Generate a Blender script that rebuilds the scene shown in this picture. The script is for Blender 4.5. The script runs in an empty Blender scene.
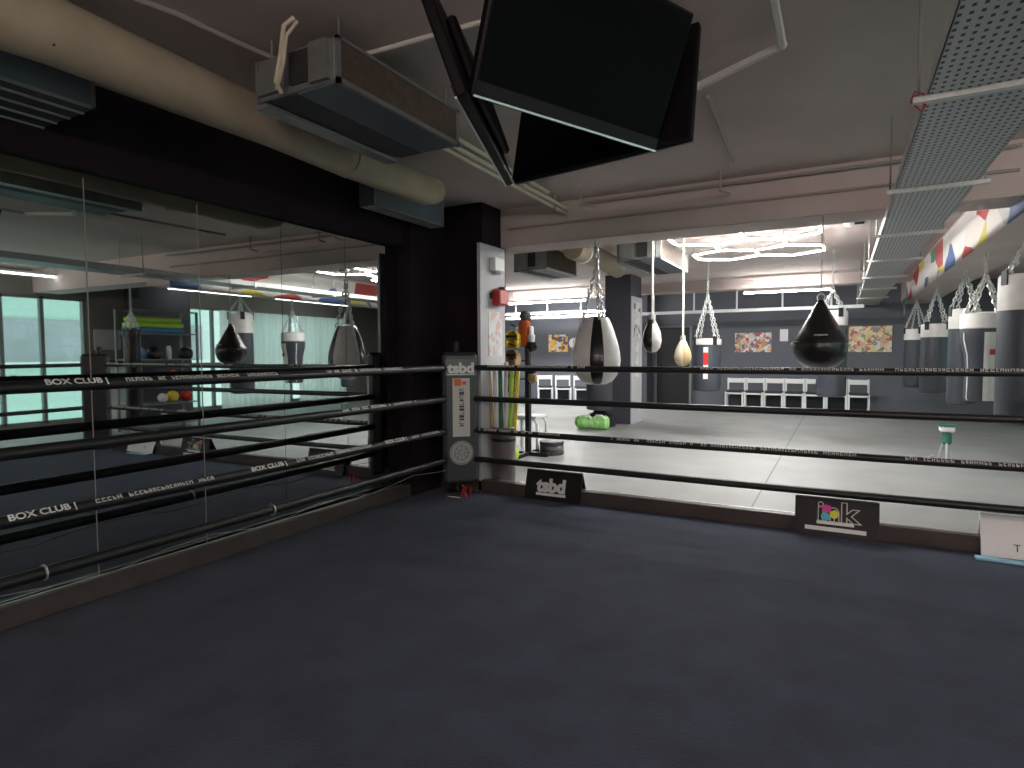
import bpy, math, random
from mathutils import Vector, Matrix
random.seed(7)
S = bpy.context.scene
COL = S.collection
PI = math.pi

# ------------------------------------------------------------ materials
def mat(name, col, rough=0.6, metal=0.0, noise=0.0, nscale=8.0, bump=0.0, bscale=60.0, emit=None, estr=0.0, spec=0.5, coat=0.0, col2=None, ndetail=6.0):
    m = bpy.data.materials.new(name); m.use_nodes = True
    nt = m.node_tree; N = nt.nodes; L = nt.links
    b = N['Principled BSDF']
    b.inputs['Base Color'].default_value = (*col, 1)
    b.inputs['Roughness'].default_value = rough
    b.inputs['Metallic'].default_value = metal
    b.inputs['Specular IOR Level'].default_value = spec
    b.inputs['Coat Weight'].default_value = coat
    tc = N.new('ShaderNodeTexCoord')
    if noise or col2:
        n = N.new('ShaderNodeTexNoise'); n.inputs['Scale'].default_value = nscale; n.inputs['Detail'].default_value = ndetail
        r = N.new('ShaderNodeValToRGB')
        c2 = col2 or tuple(min(1, c * (1 + noise)) for c in col)
        c1 = col if col2 else tuple(c * (1 - noise) for c in col)
        r.color_ramp.elements[0].position = 0.32; r.color_ramp.elements[0].color = (*c1, 1)
        r.color_ramp.elements[1].position = 0.68; r.color_ramp.elements[1].color = (*c2, 1)
        L.new(tc.outputs['Object'], n.inputs['Vector']); L.new(n.outputs['Fac'], r.inputs['Fac'])
        L.new(r.outputs['Color'], b.inputs['Base Color'])
    if bump:
        n2 = N.new('ShaderNodeTexNoise'); n2.inputs['Scale'].default_value = bscale; n2.inputs['Detail'].default_value = 4
        bp = N.new('ShaderNodeBump'); bp.inputs['Strength'].default_value = bump; bp.inputs['Distance'].default_value = 0.01
        L.new(tc.outputs['Object'], n2.inputs['Vector']); L.new(n2.outputs['Fac'], bp.inputs['Height'])
        L.new(bp.outputs['Normal'], b.inputs['Normal'])
    if emit:
        b.inputs['Emission Color'].default_value = (*emit, 1); b.inputs['Emission Strength'].default_value = estr
    return m

M = {}
M['canvas'] = mat('ring_carpet', (0.034, 0.041, 0.066), 0.93, noise=0.2, nscale=3.5, bump=0.6, bscale=140, spec=0.25, ndetail=10)
_b = M['canvas'].node_tree.nodes['Principled BSDF']; _b.inputs['Sheen Weight'].default_value = 0.07; _b.inputs['Sheen Roughness'].default_value = 0.5; _b.inputs['Sheen Tint'].default_value = (0.75, 0.82, 1, 1)
M['gymfloor'] = mat('rubber_floor', (0.29, 0.295, 0.29), 0.5, noise=0.1, nscale=1.5, bump=0.15, bscale=90)
M['ceiling'] = mat('ceiling_paint', (0.50, 0.42, 0.395), 0.85, noise=0.08, nscale=1.2, bump=0.2, bscale=20)
M['black_wall'] = mat('black_wall_paint', (0.017, 0.010, 0.014), 0.85, spec=0.2, noise=0.2, nscale=3)
M['grey_wall'] = mat('slate_wall_paint', (0.13, 0.14, 0.165), 0.75, noise=0.06, nscale=1.5)
M['dim_wall'] = mat('taupe_wall_paint', (0.2, 0.185, 0.17), 0.8, noise=0.06, nscale=2)
M['light_wall'] = mat('light_grey_paint', (0.55, 0.55, 0.58), 0.7, noise=0.05, nscale=4)
M['pillar_dark'] = mat('pillar_purple_grey', (0.06, 0.058, 0.075), 0.75, noise=0.08, nscale=2)
M['curb'] = mat('curb_brown_vinyl', (0.07, 0.054, 0.05), 0.4, noise=0.2, nscale=6)
M['silver'] = mat('silver_trim', (0.6, 0.6, 0.6), 0.35, metal=0.8)
M['black'] = mat('black_plastic', (0.012, 0.012, 0.014), 0.45)
M['black_vinyl'] = mat('black_vinyl', (0.012, 0.010, 0.011), 0.45, spec=0.25, bump=0.1, bscale=120)
M['black_leather'] = mat('black_leather', (0.014, 0.012, 0.014), 0.22, bump=0.25, bscale=70, coat=0.2)
M['grey_leather'] = mat('charcoal_leather', (0.045, 0.052, 0.065), 0.4, bump=0.2, bscale=60)
M['white_leather'] = mat('white_leather', (0.72, 0.7, 0.68), 0.45, noise=0.05, nscale=12)
M['cream_leather'] = mat('cream_leather', (0.75, 0.68, 0.5), 0.45, noise=0.08, nscale=12)
M['pad_grey'] = mat('grey_pad_vinyl', (0.05, 0.052, 0.056), 0.35, noise=0.15, nscale=8)
M['pad_head'] = mat('pad_header_grey', (0.16, 0.17, 0.18), 0.5)
M['white'] = mat('white_paint', (0.8, 0.8, 0.8), 0.5)
M['white_board'] = mat('white_board_vinyl', (0.9, 0.88, 0.88), 0.4)
M['offwhite'] = mat('off_white_print', (0.62, 0.6, 0.56), 0.5)
M['grey_print'] = mat('grey_print', (0.4, 0.4, 0.39), 0.5, noise=0.3, nscale=70)
M['dark_print'] = mat('dark_print', (0.06, 0.06, 0.07), 0.5)
M['orange'] = mat('orange_fabric', (0.75, 0.16, 0.04), 0.6)
M['red'] = mat('red_plastic', (0.5, 0.02, 0.02), 0.35)
M['yellow'] = mat('yellow_vinyl', (0.8, 0.62, 0.05), 0.45)
M['lime'] = mat('lime_foam', (0.5, 0.78, 0.1), 0.6)
M['green'] = mat('bright_green_vinyl', (0.2, 0.6, 0.08), 0.45, col2=(0.5, 0.85, 0.35), nscale=14)
M['darkgreen'] = mat('dark_green_paint', (0.03, 0.16, 0.1), 0.5)
M['blue'] = mat('blue_foam', (0.08, 0.25, 0.5), 0.6)
M['lightblue'] = mat('light_blue_foam', (0.3, 0.6, 0.78), 0.6, noise=0.08, nscale=12)
M['magenta'] = mat('magenta_print', (0.75, 0.05, 0.35), 0.5)
M['cyan'] = mat('cyan_print', (0.1, 0.6, 0.7), 0.5)
M['yprint'] = mat('yellow_print', (0.85, 0.8, 0.05), 0.5)
M['tan'] = mat('tan_leather', (0.5, 0.36, 0.18), 0.5, noise=0.1)
M['beige_pipe'] = mat('beige_duct_wrap', (0.36, 0.30, 0.215), 0.6, noise=0.1, nscale=5, bump=0.3, bscale=12)
M['galv'] = mat('galvanised_steel', (0.27, 0.29, 0.285), 0.42, metal=0.6, noise=0.12, nscale=9)
M['galv_blue'] = mat('blue_grey_sheet', (0.13, 0.16, 0.19), 0.5, metal=0.3, noise=0.1, nscale=6)
M['galv_dark'] = mat('dark_grille', (0.03, 0.028, 0.028), 0.6, noise=0.2, nscale=30)
M['filter'] = mat('brown_filter', (0.075, 0.055, 0.042), 0.85, noise=0.25, nscale=25, bump=0.3, bscale=150)
M['cable'] = mat('cream_cable', (0.55, 0.5, 0.38), 0.5)
M['conduit'] = mat('conduit_grey', (0.3, 0.27, 0.25), 0.6)
M['lampframe'] = mat('unlit_white_tube', (0.62, 0.6, 0.56), 0.4)
M['chrome'] = mat('chain_chrome', (0.62, 0.64, 0.63), 0.35, metal=0.45)
M['rope'] = mat('black_rope_cover', (0.012, 0.012, 0.013), 0.4, bump=0.35, bscale=90)
M['rope_mark'] = mat('rope_white_print', (0.72, 0.72, 0.7), 0.5)
M['cord'] = mat('white_cord', (0.75, 0.74, 0.7), 0.6, noise=0.1, nscale=60)
M['bin'] = mat('brown_grey_bin', (0.19, 0.165, 0.16), 0.4, metal=0.3, noise=0.1)
M['tube_light'] = mat('lit_tube', (1, 1, 1), 0.5, emit=(1.0, 0.99, 0.96), estr=72)
M['tube_soft'] = mat('lit_tube_soft', (1, 1, 1), 0.5, emit=(0.95, 1.0, 0.97), estr=7)
M['tube_far'] = mat('lit_tube_far', (1, 1, 1), 0.5, emit=(1.0, 1.0, 0.97), estr=65)
M['added_warm'] = mat('lit_tube_warm', (1, 1, 1), 0.5, emit=(1.0, 0.82, 0.77), estr=110)  # glow of the two out-of-view lamps added to light the ring
M['glare'] = mat('screen_glare_strip', (0.014, 0.012, 0.014), 0.4, spec=0.1)  # tone of the glare strip painted along each screen's lower edge
M['tv_screen'] = mat('tv_screen', (0.004, 0.004, 0.005), 0.35, spec=0.02)
M['tv_case'] = mat('tv_case', (0.004, 0.003, 0.004), 0.5, spec=0.12)
M['curtain'] = mat('sheer_curtain', (0.8, 0.8, 0.78), 0.9)
M['mint_wall'] = mat('mint_facade', (0.54, 0.71, 0.64), 0.8, noise=0.05)
M['ext_grey'] = mat('grey_facade', (0.42, 0.42, 0.45), 0.8, noise=0.1, nscale=1.0)
M['ext_white'] = mat('white_facade_band', (0.85, 0.88, 0.86), 0.8)
M['frame'] = mat('window_frame_metal', (0.2, 0.22, 0.21), 0.5, metal=0.3)
M['fabric_dark'] = mat('dark_seat_fabric', (0.04, 0.045, 0.05), 0.9, noise=0.2, nscale=40)
M['steel_white'] = mat('white_steel_tube', (0.75, 0.76, 0.76), 0.35)

def mirror_mat():
    m = bpy.data.materials.new('mirror_glass'); m.use_nodes = True
    b = m.node_tree.nodes['Principled BSDF']
    b.inputs['Base Color'].default_value = (0.50, 0.53, 0.52, 1); b.inputs['Metallic'].default_value = 1
    b.inputs['Roughness'].default_value = 0.015
    return m
M['mirror'] = mirror_mat()

def glass_mat():
    m = bpy.data.materials.new('green_window_glass'); m.use_nodes = True
    nt = m.node_tree; nt.nodes.clear()
    o = nt.nodes.new('ShaderNodeOutputMaterial'); t = nt.nodes.new('ShaderNodeBsdfTransparent'); g = nt.nodes.new('ShaderNodeBsdfGlossy')
    x = nt.nodes.new('ShaderNodeMixShader'); x.inputs[0].default_value = 0.06
    t.inputs[0].default_value = (0.86, 0.97, 0.93, 1); g.inputs[1].default_value = 0.02
    nt.links.new(t.outputs[0], x.inputs[1]); nt.links.new(g.outputs[0], x.inputs[2]); nt.links.new(x.outputs[0], o.inputs[0])
    return m
M['glass'] = glass_mat()

def curtain_mat():
    m = M['curtain']; nt = m.node_tree
    o = [n for n in nt.nodes if n.type == 'OUTPUT_MATERIAL'][0]; b = nt.nodes['Principled BSDF']
    t = nt.nodes.new('ShaderNodeBsdfTranslucent'); t.inputs[0].default_value = (0.9, 0.92, 0.9, 1)
    x = nt.nodes.new('ShaderNodeMixShader'); x.inputs[0].default_value = 0.6
    nt.links.new(b.outputs[0], x.inputs[1]); nt.links.new(t.outputs[0], x.inputs[2]); nt.links.new(x.outputs[0], o.inputs[0])
curtain_mat()

def picture_mat(name, cols, scale=6.0, rnd=0.9, stretch=(1, 1, 1)):
    m = bpy.data.materials.new(name); m.use_nodes = True
    nt = m.node_tree; N = nt.nodes; L = nt.links; b = N['Principled BSDF']; b.inputs['Roughness'].default_value = 0.55
    tc = N.new('ShaderNodeTexCoord'); mp = N.new('ShaderNodeMapping'); mp.inputs['Scale'].default_value = stretch
    v = N.new('ShaderNodeTexVoronoi'); v.inputs['Scale'].default_value = scale; v.inputs['Randomness'].default_value = rnd
    n = N.new('ShaderNodeTexNoise'); n.inputs['Scale'].default_value = scale * 0.7; n.inputs['Detail'].default_value = 2
    mx = N.new('ShaderNodeMix'); mx.data_type = 'VECTOR'; mx.inputs[0].default_value = 0.18
    s = N.new('ShaderNodeSeparateColor'); r = N.new('ShaderNodeValToRGB'); r.color_ramp.interpolation = 'CONSTANT'
    e = r.color_ramp.elements; e[0].color = (*cols[0], 1); e[1].position = 1 / len(cols); e[1].color = (*cols[1], 1)
    for i in range(2, len(cols)):
        q = e.new(i / len(cols)); q.color = (*cols[i], 1)
    L.new(tc.outputs['Object'], mp.inputs[0]); L.new(mp.outputs[0], mx.inputs[4]); L.new(mp.outputs[0], n.inputs['Vector']); L.new(n.outputs['Color'], mx.inputs[5])
    L.new(mx.outputs[1], v.inputs['Vector']); L.new(v.outputs['Color'], s.inputs[0]); L.new(s.outputs[0], r.inputs[0]); L.new(r.outputs[0], b.inputs['Base Color'])
    return m
M['banner'] = picture_mat('beam_banner_print', [(0.75, 0.7, 0.65), (0.7, 0.55, 0.45), (0.5, 0.05, 0.05), (0.8, 0.78, 0.75), (0.75, 0.72, 0.7), (0.08, 0.15, 0.35), (0.05, 0.25, 0.15), (0.8, 0.75, 0.7), (0.7, 0.6, 0.1), (0.55, 0.55, 0.53)], 2.4, 1.0, (1, 0.8, 1.6))
M['poster_a'] = picture_mat('fight_poster_print', [(0.65, 0.62, 0.62), (0.6, 0.3, 0.12), (0.7, 0.5, 0.3), (0.15, 0.17, 0.3), (0.75, 0.75, 0.75), (0.5, 0.1, 0.08)], 16)
M['poster_b'] = picture_mat('crowd_poster_print', [(0.8, 0.6, 0.25), (0.7, 0.45, 0.35), (0.8, 0.72, 0.6), (0.5, 0.15, 0.12), (0.75, 0.6, 0.3), (0.2, 0.35, 0.3)], 16)
M['poster_c'] = picture_mat('orange_poster_print', [(0.75, 0.35, 0.06), (0.85, 0.5, 0.1), (0.7, 0.7, 0.7), (0.1, 0.1, 0.15)], 12)
M['papers'] = picture_mat('notice_papers_print', [(0.75, 0.74, 0.74), (0.7, 0.68, 0.68), (0.68, 0.5, 0.45), (0.78, 0.78, 0.8)], 18)
M['papers2'] = picture_mat('notice_strip_print', [(0.7, 0.7, 0.7), (0.15, 0.15, 0.18), (0.72, 0.7, 0.66), (0.6, 0.6, 0.6)], 14)

def tray_mat():
    m = mat('perforated_tray', (0.5, 0.51, 0.52), 0.45, metal=0.35)
    nt = m.node_tree; N = nt.nodes; L = nt.links; b = N['Principled BSDF']
    tc = N.new('ShaderNodeTexCoord'); sp = N.new('ShaderNodeSeparateXYZ'); L.new(tc.outputs['Object'], sp.inputs[0])
    def cell(sock, size):
        a = N.new('ShaderNodeMath'); a.operation = 'DIVIDE'; a.inputs[1].default_value = size; L.new(sock, a.inputs[0])
        f = N.new('ShaderNodeMath'); f.operation = 'FRACT'; L.new(a.outputs[0], f.inputs[0])
        s = N.new('ShaderNodeMath'); s.operation = 'SUBTRACT'; s.inputs[1].default_value = 0.5; L.new(f.outputs[0], s.inputs[0])
        q = N.new('ShaderNodeMath'); q.operation = 'ABSOLUTE'; L.new(s.outputs[0], q.inputs[0]); return q.outputs[0]
    def lt(s, v):
        a = N.new('ShaderNodeMath'); a.operation = 'LESS_THAN'; a.inputs[1].default_value = v; L.new(s, a.inputs[0]); return a.outputs[0]
    k = N.new('ShaderNodeMath'); k.operation = 'MULTIPLY'; L.new(lt(cell(sp.outputs[0], 0.031), 0.2), k.inputs[0]); L.new(lt(cell(sp.outputs[1], 0.05), 0.21), k.inputs[1])
    mx = N.new('ShaderNodeMix'); mx.data_type = 'RGBA'; mx.inputs[6].default_value = (0.5, 0.51, 0.52, 1); mx.inputs[7].default_value = (0.03, 0.027, 0.027, 1)
    L.new(k.outputs[0], mx.inputs[0]); L.new(mx.outputs[2], b.inputs['Base Color'])
    return m
M['tray'] = tray_mat()

def floor_seams():
    m = M['gymfloor']; nt = m.node_tree; N = nt.nodes; L = nt.links; b = N['Principled BSDF']
    src = b.inputs['Base Color'].links[0].from_socket
    tc = N.new('ShaderNodeTexCoord'); br = N.new('ShaderNodeTexBrick'); mp = N.new('ShaderNodeMapping')
    mp.inputs['Location'].default_value = (0.68, 0.3, 0)
    br.offset = 0.0; br.inputs['Scale'].default_value = 1.0; br.inputs['Mortar Size'].default_value = 0.006
    br.inputs['Brick Width'].default_value = 5.8; br.inputs['Row Height'].default_value = 3.6
    L.new(tc.outputs['Object'], mp.inputs[0]); L.new(mp.outputs[0], br.inputs['Vector'])
    mx = N.new('ShaderNodeMix'); mx.data_type = 'RGBA'; L.new(br.outputs['Fac'], mx.inputs[0]); L.new(src, mx.inputs[6]); mx.inputs[7].default_value = (0.05, 0.05, 0.055, 1)
    L.new(mx.outputs[2], b.inputs['Base Color'])
floor_seams()

# ------------------------------------------------------------ mesh builder
class B:
    def __init__(s): s.v = []; s.f = []
    def add(s, vs, fs):
        n = len(s.v); s.v += [tuple(v) for v in vs]; s.f += [tuple(i + n for i in f) for f in fs]; return s
    def box(s, x0, x1, y0, y1, z0, z1, mtx=None):
        vs = [Vector((x, y, z)) for z in (z0, z1) for x, y in ((x0, y0), (x1, y0), (x1, y1), (x0, y1))]
        if mtx: vs = [mtx @ v for v in vs]
        return s.add(vs, [(0, 3, 2, 1), (4, 5, 6, 7), (0, 1, 5, 4), (1, 2, 6, 5), (2, 3, 7, 6), (3, 0, 4, 7)])
    def cbox(s, x0, x1, y0, y1, z0, z1, c=0.01, mtx=None):      # box with chamfered edges
        vs = []; fs = []
        X = (x0, x1); Y = (y0, y1); Z = (z0, z1); idx = {}
        for i in (0, 1):
            for j in (0, 1):
                for k in (0, 1):
                    sx = c if i == 0 else -c; sy = c if j == 0 else -c; sz = c if k == 0 else -c
                    for a, p in enumerate(((X[i], Y[j] + sy, Z[k] + sz), (X[i] + sx, Y[j], Z[k] + sz), (X[i] + sx, Y[j] + sy, Z[k]))):
                        idx[i, j, k, a] = len(vs); vs.append(Vector(p))
        for a in range(3):
            for e in (0, 1):
                q = []
                for u, w in ((0, 0), (1, 0), (1, 1), (0, 1)):
                    t = [u, w]; t.insert(a, e); q.append(idx[(*t, a)])
                fs.append(tuple(q))
        for a in range(3):
            b1, b2 = [q for q in range(3) if q != a]
            for u in (0, 1):
                for w in (0, 1):
                    p = []
                    for e in (0, 1):
                        t = [0, 0, 0]; t[a] = e; t[b1] = u; t[b2] = w; p.append(tuple(t))
                    fs.append((idx[(*p[0], b1)], idx[(*p[1], b1)], idx[(*p[1], b2)], idx[(*p[0], b2)]))
        for i in (0, 1):
            for j in (0, 1):
                for k in (0, 1): fs.append((idx[i, j, k, 0], idx[i, j, k, 1], idx[i, j, k, 2]))
        if mtx: vs = [mtx @ v for v in vs]
        return s.add(vs, fs)
    def tube(s, pts, r, n=10, closed=False, radii=None, cap=True):
        pts = [Vector(p) for p in pts]; N = len(pts); vs = []; fs = []; prev = None
        for i, p in enumerate(pts):
            if closed: t = pts[(i + 1) % N] - pts[i - 1]
            else: t = (pts[min(i + 1, N - 1)] - pts[max(i - 1, 0)])
            t.normalize()
            if prev is None:
                a = t.orthogonal().normalized()
            else:
                a = (prev - t * prev.dot(t)); a = a.normalized() if a.length > 1e-6 else t.orthogonal().normalized()
            prev = a; b = t.cross(a); rr = radii[i] if radii else r
            for k in range(n):
                g = 2 * PI * k / n; vs.append(p + a * math.cos(g) * rr + b * math.sin(g) * rr)
        m = N if closed else N - 1
        for i in range(m):
            j = (i + 1) % N
            for k in range(n):
                l = (k + 1) % n; fs.append((i * n + k, i * n + l, j * n + l, j * n + k))
        if cap and not closed:
            fs.append(tuple(range(n - 1, -1, -1))); fs.append(tuple((N - 1) * n + k for k in range(n)))
        return s.add(vs, fs)
    def lathe(s, prof, c=(0, 0, 0), n=28, sx=1, sy=1):           # prof: (r, z) bottom to top
        vs = []; fs = []; c = Vector(c)
        for r, z in prof:
            r = max(r, 0.0005)
            for k in range(n):
                g = 2 * PI * k / n; vs.append(c + Vector((r * sx * math.cos(g), r * sy * math.sin(g), z)))
        for i in range(len(prof) - 1):
            for k in range(n):
                l = (k + 1) % n; fs.append((i * n + k, i * n + l, (i + 1) * n + l, (i + 1) * n + k))
        fs.append(tuple(range(n - 1, -1, -1))); fs.append(tuple((len(prof) - 1) * n + k for k in range(n)))
        return s.add(vs, fs)
    def shell(s, prof, a0, a1, off=0.004, n=12, c=(0, 0, 0)):    # sector of a lathe, with thickness
        vs = []; fs = []; c = Vector(c); P = len(prof)
        for o in (off, -0.003):
            for r, z in prof:
                for k in range(n + 1):
                    g = a0 + (a1 - a0) * k / n; q = max(r + o, 0.0004)
                    vs.append(c + Vector((q * math.cos(g), q * math.sin(g), z)))
        st = P * (n + 1); w = n + 1
        for i in range(P - 1):
            for k in range(n):
                a = i * w + k; fs.append((a, a + 1, a + w + 1, a + w)); fs.append((st + a, st + a + w, st + a + w + 1, st + a + 1))
            fs.append((i * w, (i + 1) * w, st + (i + 1) * w, st + i * w)); e = i * w + n; fs.append((e, st + e, st + e + w, e + w))
        for k in range(n):
            fs.append((k, st + k, st + k + 1, k + 1)); e = (P - 1) * w + k; fs.append((e, e + 1, st + e + 1, st + e))
        return s.add(vs, fs)
    def ball(s, c, r, n=16, m=10, sc=(1, 1, 1), mtx=None):
        vs = []; fs = []
        for i in range(m + 1):
            t = PI * i / m
            for k in range(n):
                g = 2 * PI * k / n
                v = Vector((math.sin(t) * math.cos(g) * r * sc[0], math.sin(t) * math.sin(g) * r * sc[1], -math.cos(t) * r * sc[2]))
                if mtx: v = mtx @ v
                vs.append(v + Vector(c))
        for i in range(m):
            for k in range(n):
                l = (k + 1) % n; fs.append((i * n + k, i * n + l, (i + 1) * n + l, (i + 1) * n + k))
        return s.add(vs, fs)
    def prism(s, pts, a0, a1, axis=0):                            # 2d outline extruded along an axis
        n = len(pts); vs = []
        for a in (a0, a1):
            for p in pts:
                q = list(p); q.insert(axis, a); vs.append(q)
        fs = [tuple(range(n - 1, -1, -1)), tuple(range(n, 2 * n))] + [(i, (i + 1) % n, n + (i + 1) % n, n + i) for i in range(n)]
        return s.add(vs, fs)
    def chain(s, p, q, w=0.016, l=0.042, r=0.004):
        p = Vector(p); q = Vector(q); d = q - p; L_ = d.length; t = d.normalized(); a = t.orthogonal().normalized(); b = t.cross(a)
        k = max(1, int(L_ / (l * 0.78)))
        for i in range(k):
            c = p + d * ((i + 0.5) / k); u = a if i % 2 else b
            ring = [c + t * math.cos(g) * l * 0.5 + u * math.sin(g) * w * 0.62 for g in [2 * PI * j / 8 for j in range(8)]]
            s.tube(ring, r, 4, closed=True)
        return s
    def build(s, name, m, parent=None, loc=(0, 0, 0), rot=(0, 0, 0), smooth=None, bevel=0):
        me = bpy.data.meshes.new(name); me.from_pydata(s.v, [], s.f); me.validate(); me.update()
        me.materials.append(M[m] if isinstance(m, str) else m)
        import bmesh
        bm = bmesh.new(); bm.from_mesh(me); bmesh.ops.recalc_face_normals(bm, faces=bm.faces); bm.to_mesh(me); bm.free()
        if smooth:
            me.polygons.foreach_set('use_smooth', [True] * len(me.polygons))
            me.set_sharp_from_angle(angle=math.radians(40 if smooth is True else smooth))
        o = bpy.data.objects.new(name, me); COL.objects.link(o); o.location = loc; o.rotation_euler = rot
        if parent: o.parent = parent
        if bevel:
            bv = o.modifiers.new('bevel', 'BEVEL'); bv.width = bevel; bv.segments = 2; bv.limit_method = 'ANGLE'
        return o

def _parts(s, name, m, parent=None, **k):                        # every loose piece its own object
    par = list(range(len(s.v)))
    def find(a):
        while par[a] != a: par[a] = par[par[a]]; a = par[a]
        return a
    for f in s.f:
        for i in f[1:]: par[find(i)] = find(f[0])
    gr = {}
    for f in s.f: gr.setdefault(find(f[0]), []).append(f)
    out = None
    for fs in gr.values():
        ids = sorted({i for f in fs for i in f}); mp = {i: n for n, i in enumerate(ids)}
        b = B(); b.v = [s.v[i] for i in ids]; b.f = [tuple(mp[i] for i in f) for f in fs]; out = b.build(name, m, parent, **k)
    return out
B.parts = _parts
def tag(o, label, cat, group=None):
    o['label'] = label; o['category'] = cat
    if group: o['group'] = group
    return o
def thing(name, label, cat, loc=(0, 0, 0), rz=0, group=None, rot=None):
    o = bpy.data.objects.new(name, None); COL.objects.link(o); o.location = loc; o.rotation_euler = rot or (0, 0, rz)
    o.empty_display_size = 0.1
    return tag(o, label, cat, group)
def struct(o): o['kind'] = 'structure'; return o
def text(name, s, size, m, parent, loc, rot, depth=0.002, bold=0.0, sx=1.0):
    cu = bpy.data.curves.new(name, 'FONT'); cu.body = s; cu.size = size; cu.extrude = depth; cu.align_x = 'CENTER'; cu.align_y = 'CENTER'; cu.offset = bold
    t = bpy.data.objects.new(name + '_tmp', cu); COL.objects.link(t); bpy.context.view_layer.update()
    me = bpy.data.meshes.new_from_object(t.evaluated_get(bpy.context.evaluated_depsgraph_get()))
    bpy.data.objects.remove(t); me.materials.clear(); me.materials.append(M[m])
    o = bpy.data.objects.new(name, me); COL.objects.link(o); o.parent = parent; o.location = loc; o.rotation_euler = rot; o.scale = (sx, 1, 1)
    return o

# ------------------------------------------------------------ room shell
H = 2.92
FX0, FX1, FY0, FY1 = -10.0, 5.0, -3.0, 16.0
struct(B().box(FX0 - .2, FX1 + .2, FY0 - .2, FY1 + .2, -0.15, 0).build('floor', 'gymfloor'))
struct(B().box(FX0 - .2, FX1 + .2, FY0 - .2, FY1 + .2, H, H + 0.2).build('ceiling', 'ceiling'))
struct(B().box(FX0, FX1, FY1, FY1 + .2, 0, H).build('wall_far', 'grey_wall'))
struct(B().box(-3.95, FX1 + .2, FY0 - .2, FY0, 0, H).build('wall_near', 'dim_wall'))
struct(B().box(FX0 - .2, FX0, 5.0, FY1 + .2, 0, H).build('wall_gym_left', 'grey_wall'))
struct(B().box(-4.2, -3.9, FY0 - .2, 5.72, 0, H).build('wall_left', 'black_wall'))
struct(B().box(FX0, -4.2, 5.52, 5.72, 0, H).build('wall_behind_mirror', 'grey_wall'))
# right wall with three window openings
OPEN = [(-2.4, 2.3), (2.75, 6.5), (8.3, 13.4)]
ZS, ZT = 0.16, 2.47
w = B(); ys = [FY0 - .2] + [a for p in OPEN for a in p] + [FY1 + .2]
for i in range(0, len(ys), 2): w.box(5.0, 5.25, ys[i], ys[i + 1], 0, H)
for a, b in OPEN: w.box(5.0, 5.25, a, b, 0, ZS); w.box(5.0, 5.25, a, b, ZT, H)
struct(w.build('wall_right', 'dim_wall'))
MULL = [[-0.9, 0.7], [3.9, 5.14, 5.76], [9.2, 10.3, 11.5, 12.5]]
for i, (a, b) in enumerate(OPEN):
    f = B()
    for y in [a + 0.03] + MULL[i] + [b - 0.03]: f.box(5.03, 5.11, y - 0.03, y + 0.03, ZS, ZT)
    f.box(5.03, 5.11, a, b, ZS, ZS + 0.05); f.box(5.03, 5.11, a, b, ZT - 0.05, ZT)
    f.box(5.04, 5.09, a, b, 1.18, 1.215)
    o = struct(f.build('window_%d' % (i + 1), 'frame'))
    p = B().box(5.065, 5.073, a, b, ZS, ZT).build('pane', 'glass', o)
for n, (a, b) in enumerate(((-3.0, 7.2), (8.28, 16.0))):
    struct(B().box(4.96, 5.0, a, b, 0, 0.1).build('baseboard_right_%d' % (n + 1), 'light_wall'))
# pillars, soffit, beams
struct(B().box(-3.66, -3.2, 5.24, 5.72, 0, H).build('wall_corner_pillar', 'black_wall'))
struct(B().box(-3.2, -3.165, 5.14, 5.64, 0.0, 2.5).build('trim_1', 'light_wall'))
struct(B().box(-3.9, -3.66, 4.67, 5.52, 0, H).build('wall_left_end', 'black_wall'))
struct(B().box(-3.9, -3.72, FY0, 4.67, 2.44, H).build('trim_2', 'black_wall'))
struct(B().box(-4.12, -3.6, 11.4, 12.1, 0, H).build('wall_gym_pillar', 'pillar_dark'))
struct(B().box(4.5, 5.0, 7.2, 8.28, 0, H).build('wall_window_pillar', 'pillar_dark'))
struct(B().box(-10, 1.15, 5.62, 6.05, 2.52, H).box(1.7, 5.0, 5.62, 6.05, 2.52, H).build('trim_3', 'ceiling'))
struct(B().box(1.15, 1.7, 5.62, 16.0, 2.45, H).build('trim_4', 'ceiling'))
struct(B().box(-10, 1.15, 13.35, 13.7, 2.72, H).build('trim_5', 'ceiling'))
struct(B().box(-4.9, -4.45, 15.5, 16.0, 0, H).build('wall_far_pillar', 'pillar_dark'))
dr = struct(B().box(-4.3, -3.45, 15.93, 16.0, 0, 2.05).build('door_1', 'black'))
B().box(-4.36, -4.3, 15.9, 16.0, 0, 2.1).box(-3.45, -3.39, 15.9, 16.0, 0, 2.1).box(-4.3, -3.45, 15.9, 16, 2.05, 2.1).build('door_frame', 'frame', dr)
B().tube([(-3.55, 15.93, 1.0), (-3.55, 15.88, 1.0), (-3.65, 15.88, 1.0)], 0.012, 8).build('door_handle', 'silver', dr)

# exterior seen through the windows
t = thing('building', 'mint and grey building facade across the street behind the windows', 'building', (13.5, 6, -3))
B().box(0, 3, -22, 9, 0, 4.2).build('lower_wall', 'mint_wall', t)
B().box(-.05, 3, -22, 9, 4.2, 5.5).build('grey_band', 'ext_grey', t)
B().box(-.3, 3, -22, 9, 4.05, 4.2).build('white_ledge', 'ext_white', t)
B().box(0, 3, -22, 9, 5.5, 7.2).build('upper_wall', 'mint_wall', t)

t = thing('building', 'plain white facade added beside the mint building to whiten the curtain light', 'building', (13.8, 22, -3))  # second facade added so less green light reaches the curtains
B().box(0, 3, -6.9, 22, 0, 7.6).build('facade', 'ext_white', t)
for k in range(4): B().box(-.06, .0, -5 + k * 5, -2.5 + k * 5, 4.2, 5.6).build('window', 'ext_grey', t)

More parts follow.
